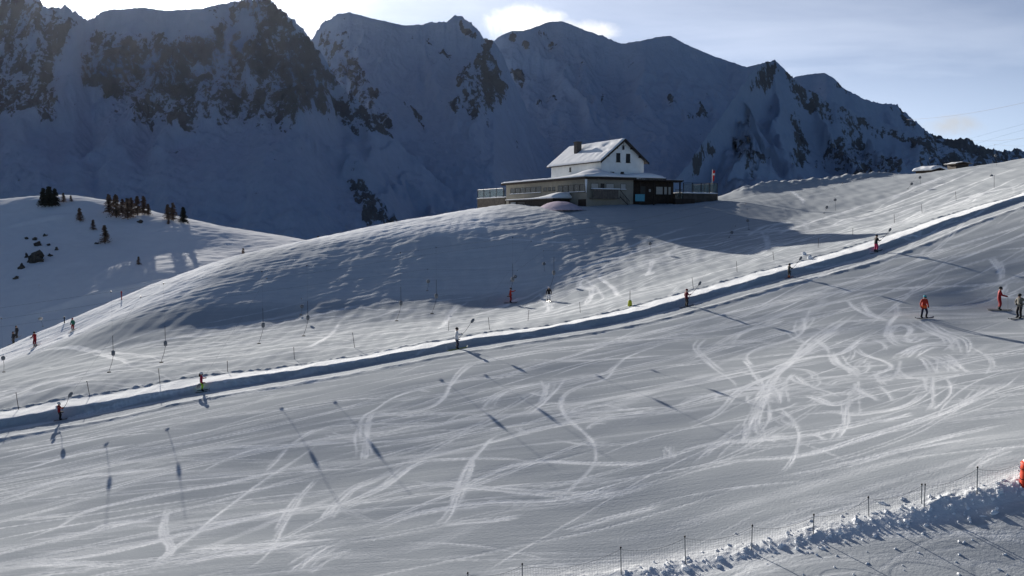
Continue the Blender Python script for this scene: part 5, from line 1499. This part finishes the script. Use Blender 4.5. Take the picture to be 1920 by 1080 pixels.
TREES = [(82, 387, 34, 'spruce', 'left spruce of the dark clump on the hilltop'), (93, 388, 38, 'spruce', 'tallest spruce in the middle of the hilltop clump'), (104, 387, 33, 'spruce', 'right spruce of the dark clump on the hilltop'),
         (119, 380, 18, 'larch', 'thin bare sapling right of the hilltop clump'), (133, 379, 12, 'larch', 'tiny sapling on the bright hilltop edge'), (150, 416, 26, 'larch', 'bare larch alone below the hilltop'), (175, 432, 20, 'larch', 'small bare larch between two larger ones on the shaded flank'),
         (197, 457, 35, 'larch', 'dark larch standing lowest on the shaded flank'), (205, 400, 36, 'larch', 'leftmost larch of the big brown grove'), (218, 409, 44, 'larch', 'tall brown larch on the left of the grove'), (230, 403, 30, 'larch', 'short larch inside the grove'), (240, 412, 40, 'larch', 'front larch in the middle of the grove'),
         (247, 405, 34, 'larch', 'larch at the back of the grove'), (258, 404, 36, 'larch', 'right hand tall larch of the grove'), (270, 402, 34, 'larch', 'larch on the right end of the grove'), (278, 404, 22, 'larch', 'low larch closing the grove on the right'),
         (315, 413, 30, 'larch', 'left larch of the pair near the sunny patch'), (325, 414, 34, 'larch', 'right larch of the pair near the sunny patch'), (344, 418, 30, 'spruce', 'dark spruce on the edge right of the larch pair'), (316, 421, 12, 'larch', 'little bush in front of the larch pair'),
         (260, 497, 16, 'larch', 'tiny lone sapling low on the shaded flank'), (456, 477, 12, 'larch', 'tiny sapling where the hill meets the bright crest'), (597, 456, 14, 'larch', 'small tree left of two behind the bright crest'), (627, 457, 12, 'larch', 'small tree right of two behind the bright crest')]
for t in TREES: tree(*t)

# ------------------------------------------------------------------ rocks on the hill
M_ROCK = mat_simple('hill_rock', (0.055, 0.05, 0.045), 0.95, 0.45, 1.2, bump=0.8)
def rock(px, py, wpx, hpx, label, seed):
    g = hill_ground(px, py); w_ = wpx / F * g.y / 2; h_ = hpx / F * g.y / 2
    m = MB().ball((0, 0, 0), w_, w_ * 0.7, h_, 14, 9)
    vv = np.array(m.v); n_ = 1 + 0.7 * fbm(vv[:, 0] / w_ * 1.1 + seed, vv[:, 2] / h_ * 1.1 + vv[:, 1] / w_, 3, seed)
    m.v = [tuple(q) for q in (vv * n_[:, None])]
    o = m.build('hill_rock', M_ROCK, None, False); o.location = g + Vector((0, -0.2, 0)); tag(o, label, 'rock', 'rocks breaking through the hill snow')
for i, r_ in enumerate([(69, 489, 34, 32, 'biggest dark rock in the outcrop on the shaded hill'), (41, 503, 11, 16, 'rock lower left of the biggest outcrop rock'), (72, 460, 15, 13, 'rock just above the biggest outcrop rock'), (66, 449, 9, 7, 'small rock above the outcrop, left'), (86, 442, 8, 6, 'topmost small rock of the outcrop'),
                        (95, 480, 9, 8, 'rock right of the biggest outcrop rock'), (107, 468, 7, 9, 'rightmost small rock of the outcrop'), (52, 482, 9, 12, 'rock leaning on the left of the biggest rock'), (31, 522, 9, 8, 'small rock below the outcrop'), (92, 460, 7, 6, 'little rock between the upper outcrop rocks'),
                        (263, 417, 10, 7, 'rock at the foot of the brown grove'), (51, 448, 7, 6, 'small rock at the upper left of the outcrop'), (182, 457, 8, 4, 'flat stone left of the lowest dark larch')]):
    rock(*r_, 700 + i)
# ------------------------------------------------------------------ thin air of the valley, lit by the low sun
hm = bpy.data.materials.new('haze'); hm.use_nodes = True
ht = NT(hm.node_tree); ht.n.remove(ht.n['Principled BSDF'])
pv = ht.new('ShaderNodeVolumePrincipled')
pv.inputs['Color'].default_value = (0.80, 0.86, 1.0, 1); pv.inputs['Density'].default_value = 1.1e-6; pv.inputs['Anisotropy'].default_value = 0.74
ht.l.new(pv.outputs[0], ht.n['Material Output'].inputs['Volume'])
hz = MB().box(-13000, 13000, -300, 15500, -2600, 3300).build('haze', hm)
tag(hz, 'thin bluish air filling the valley', None, None, 'stuff')
#@@REST
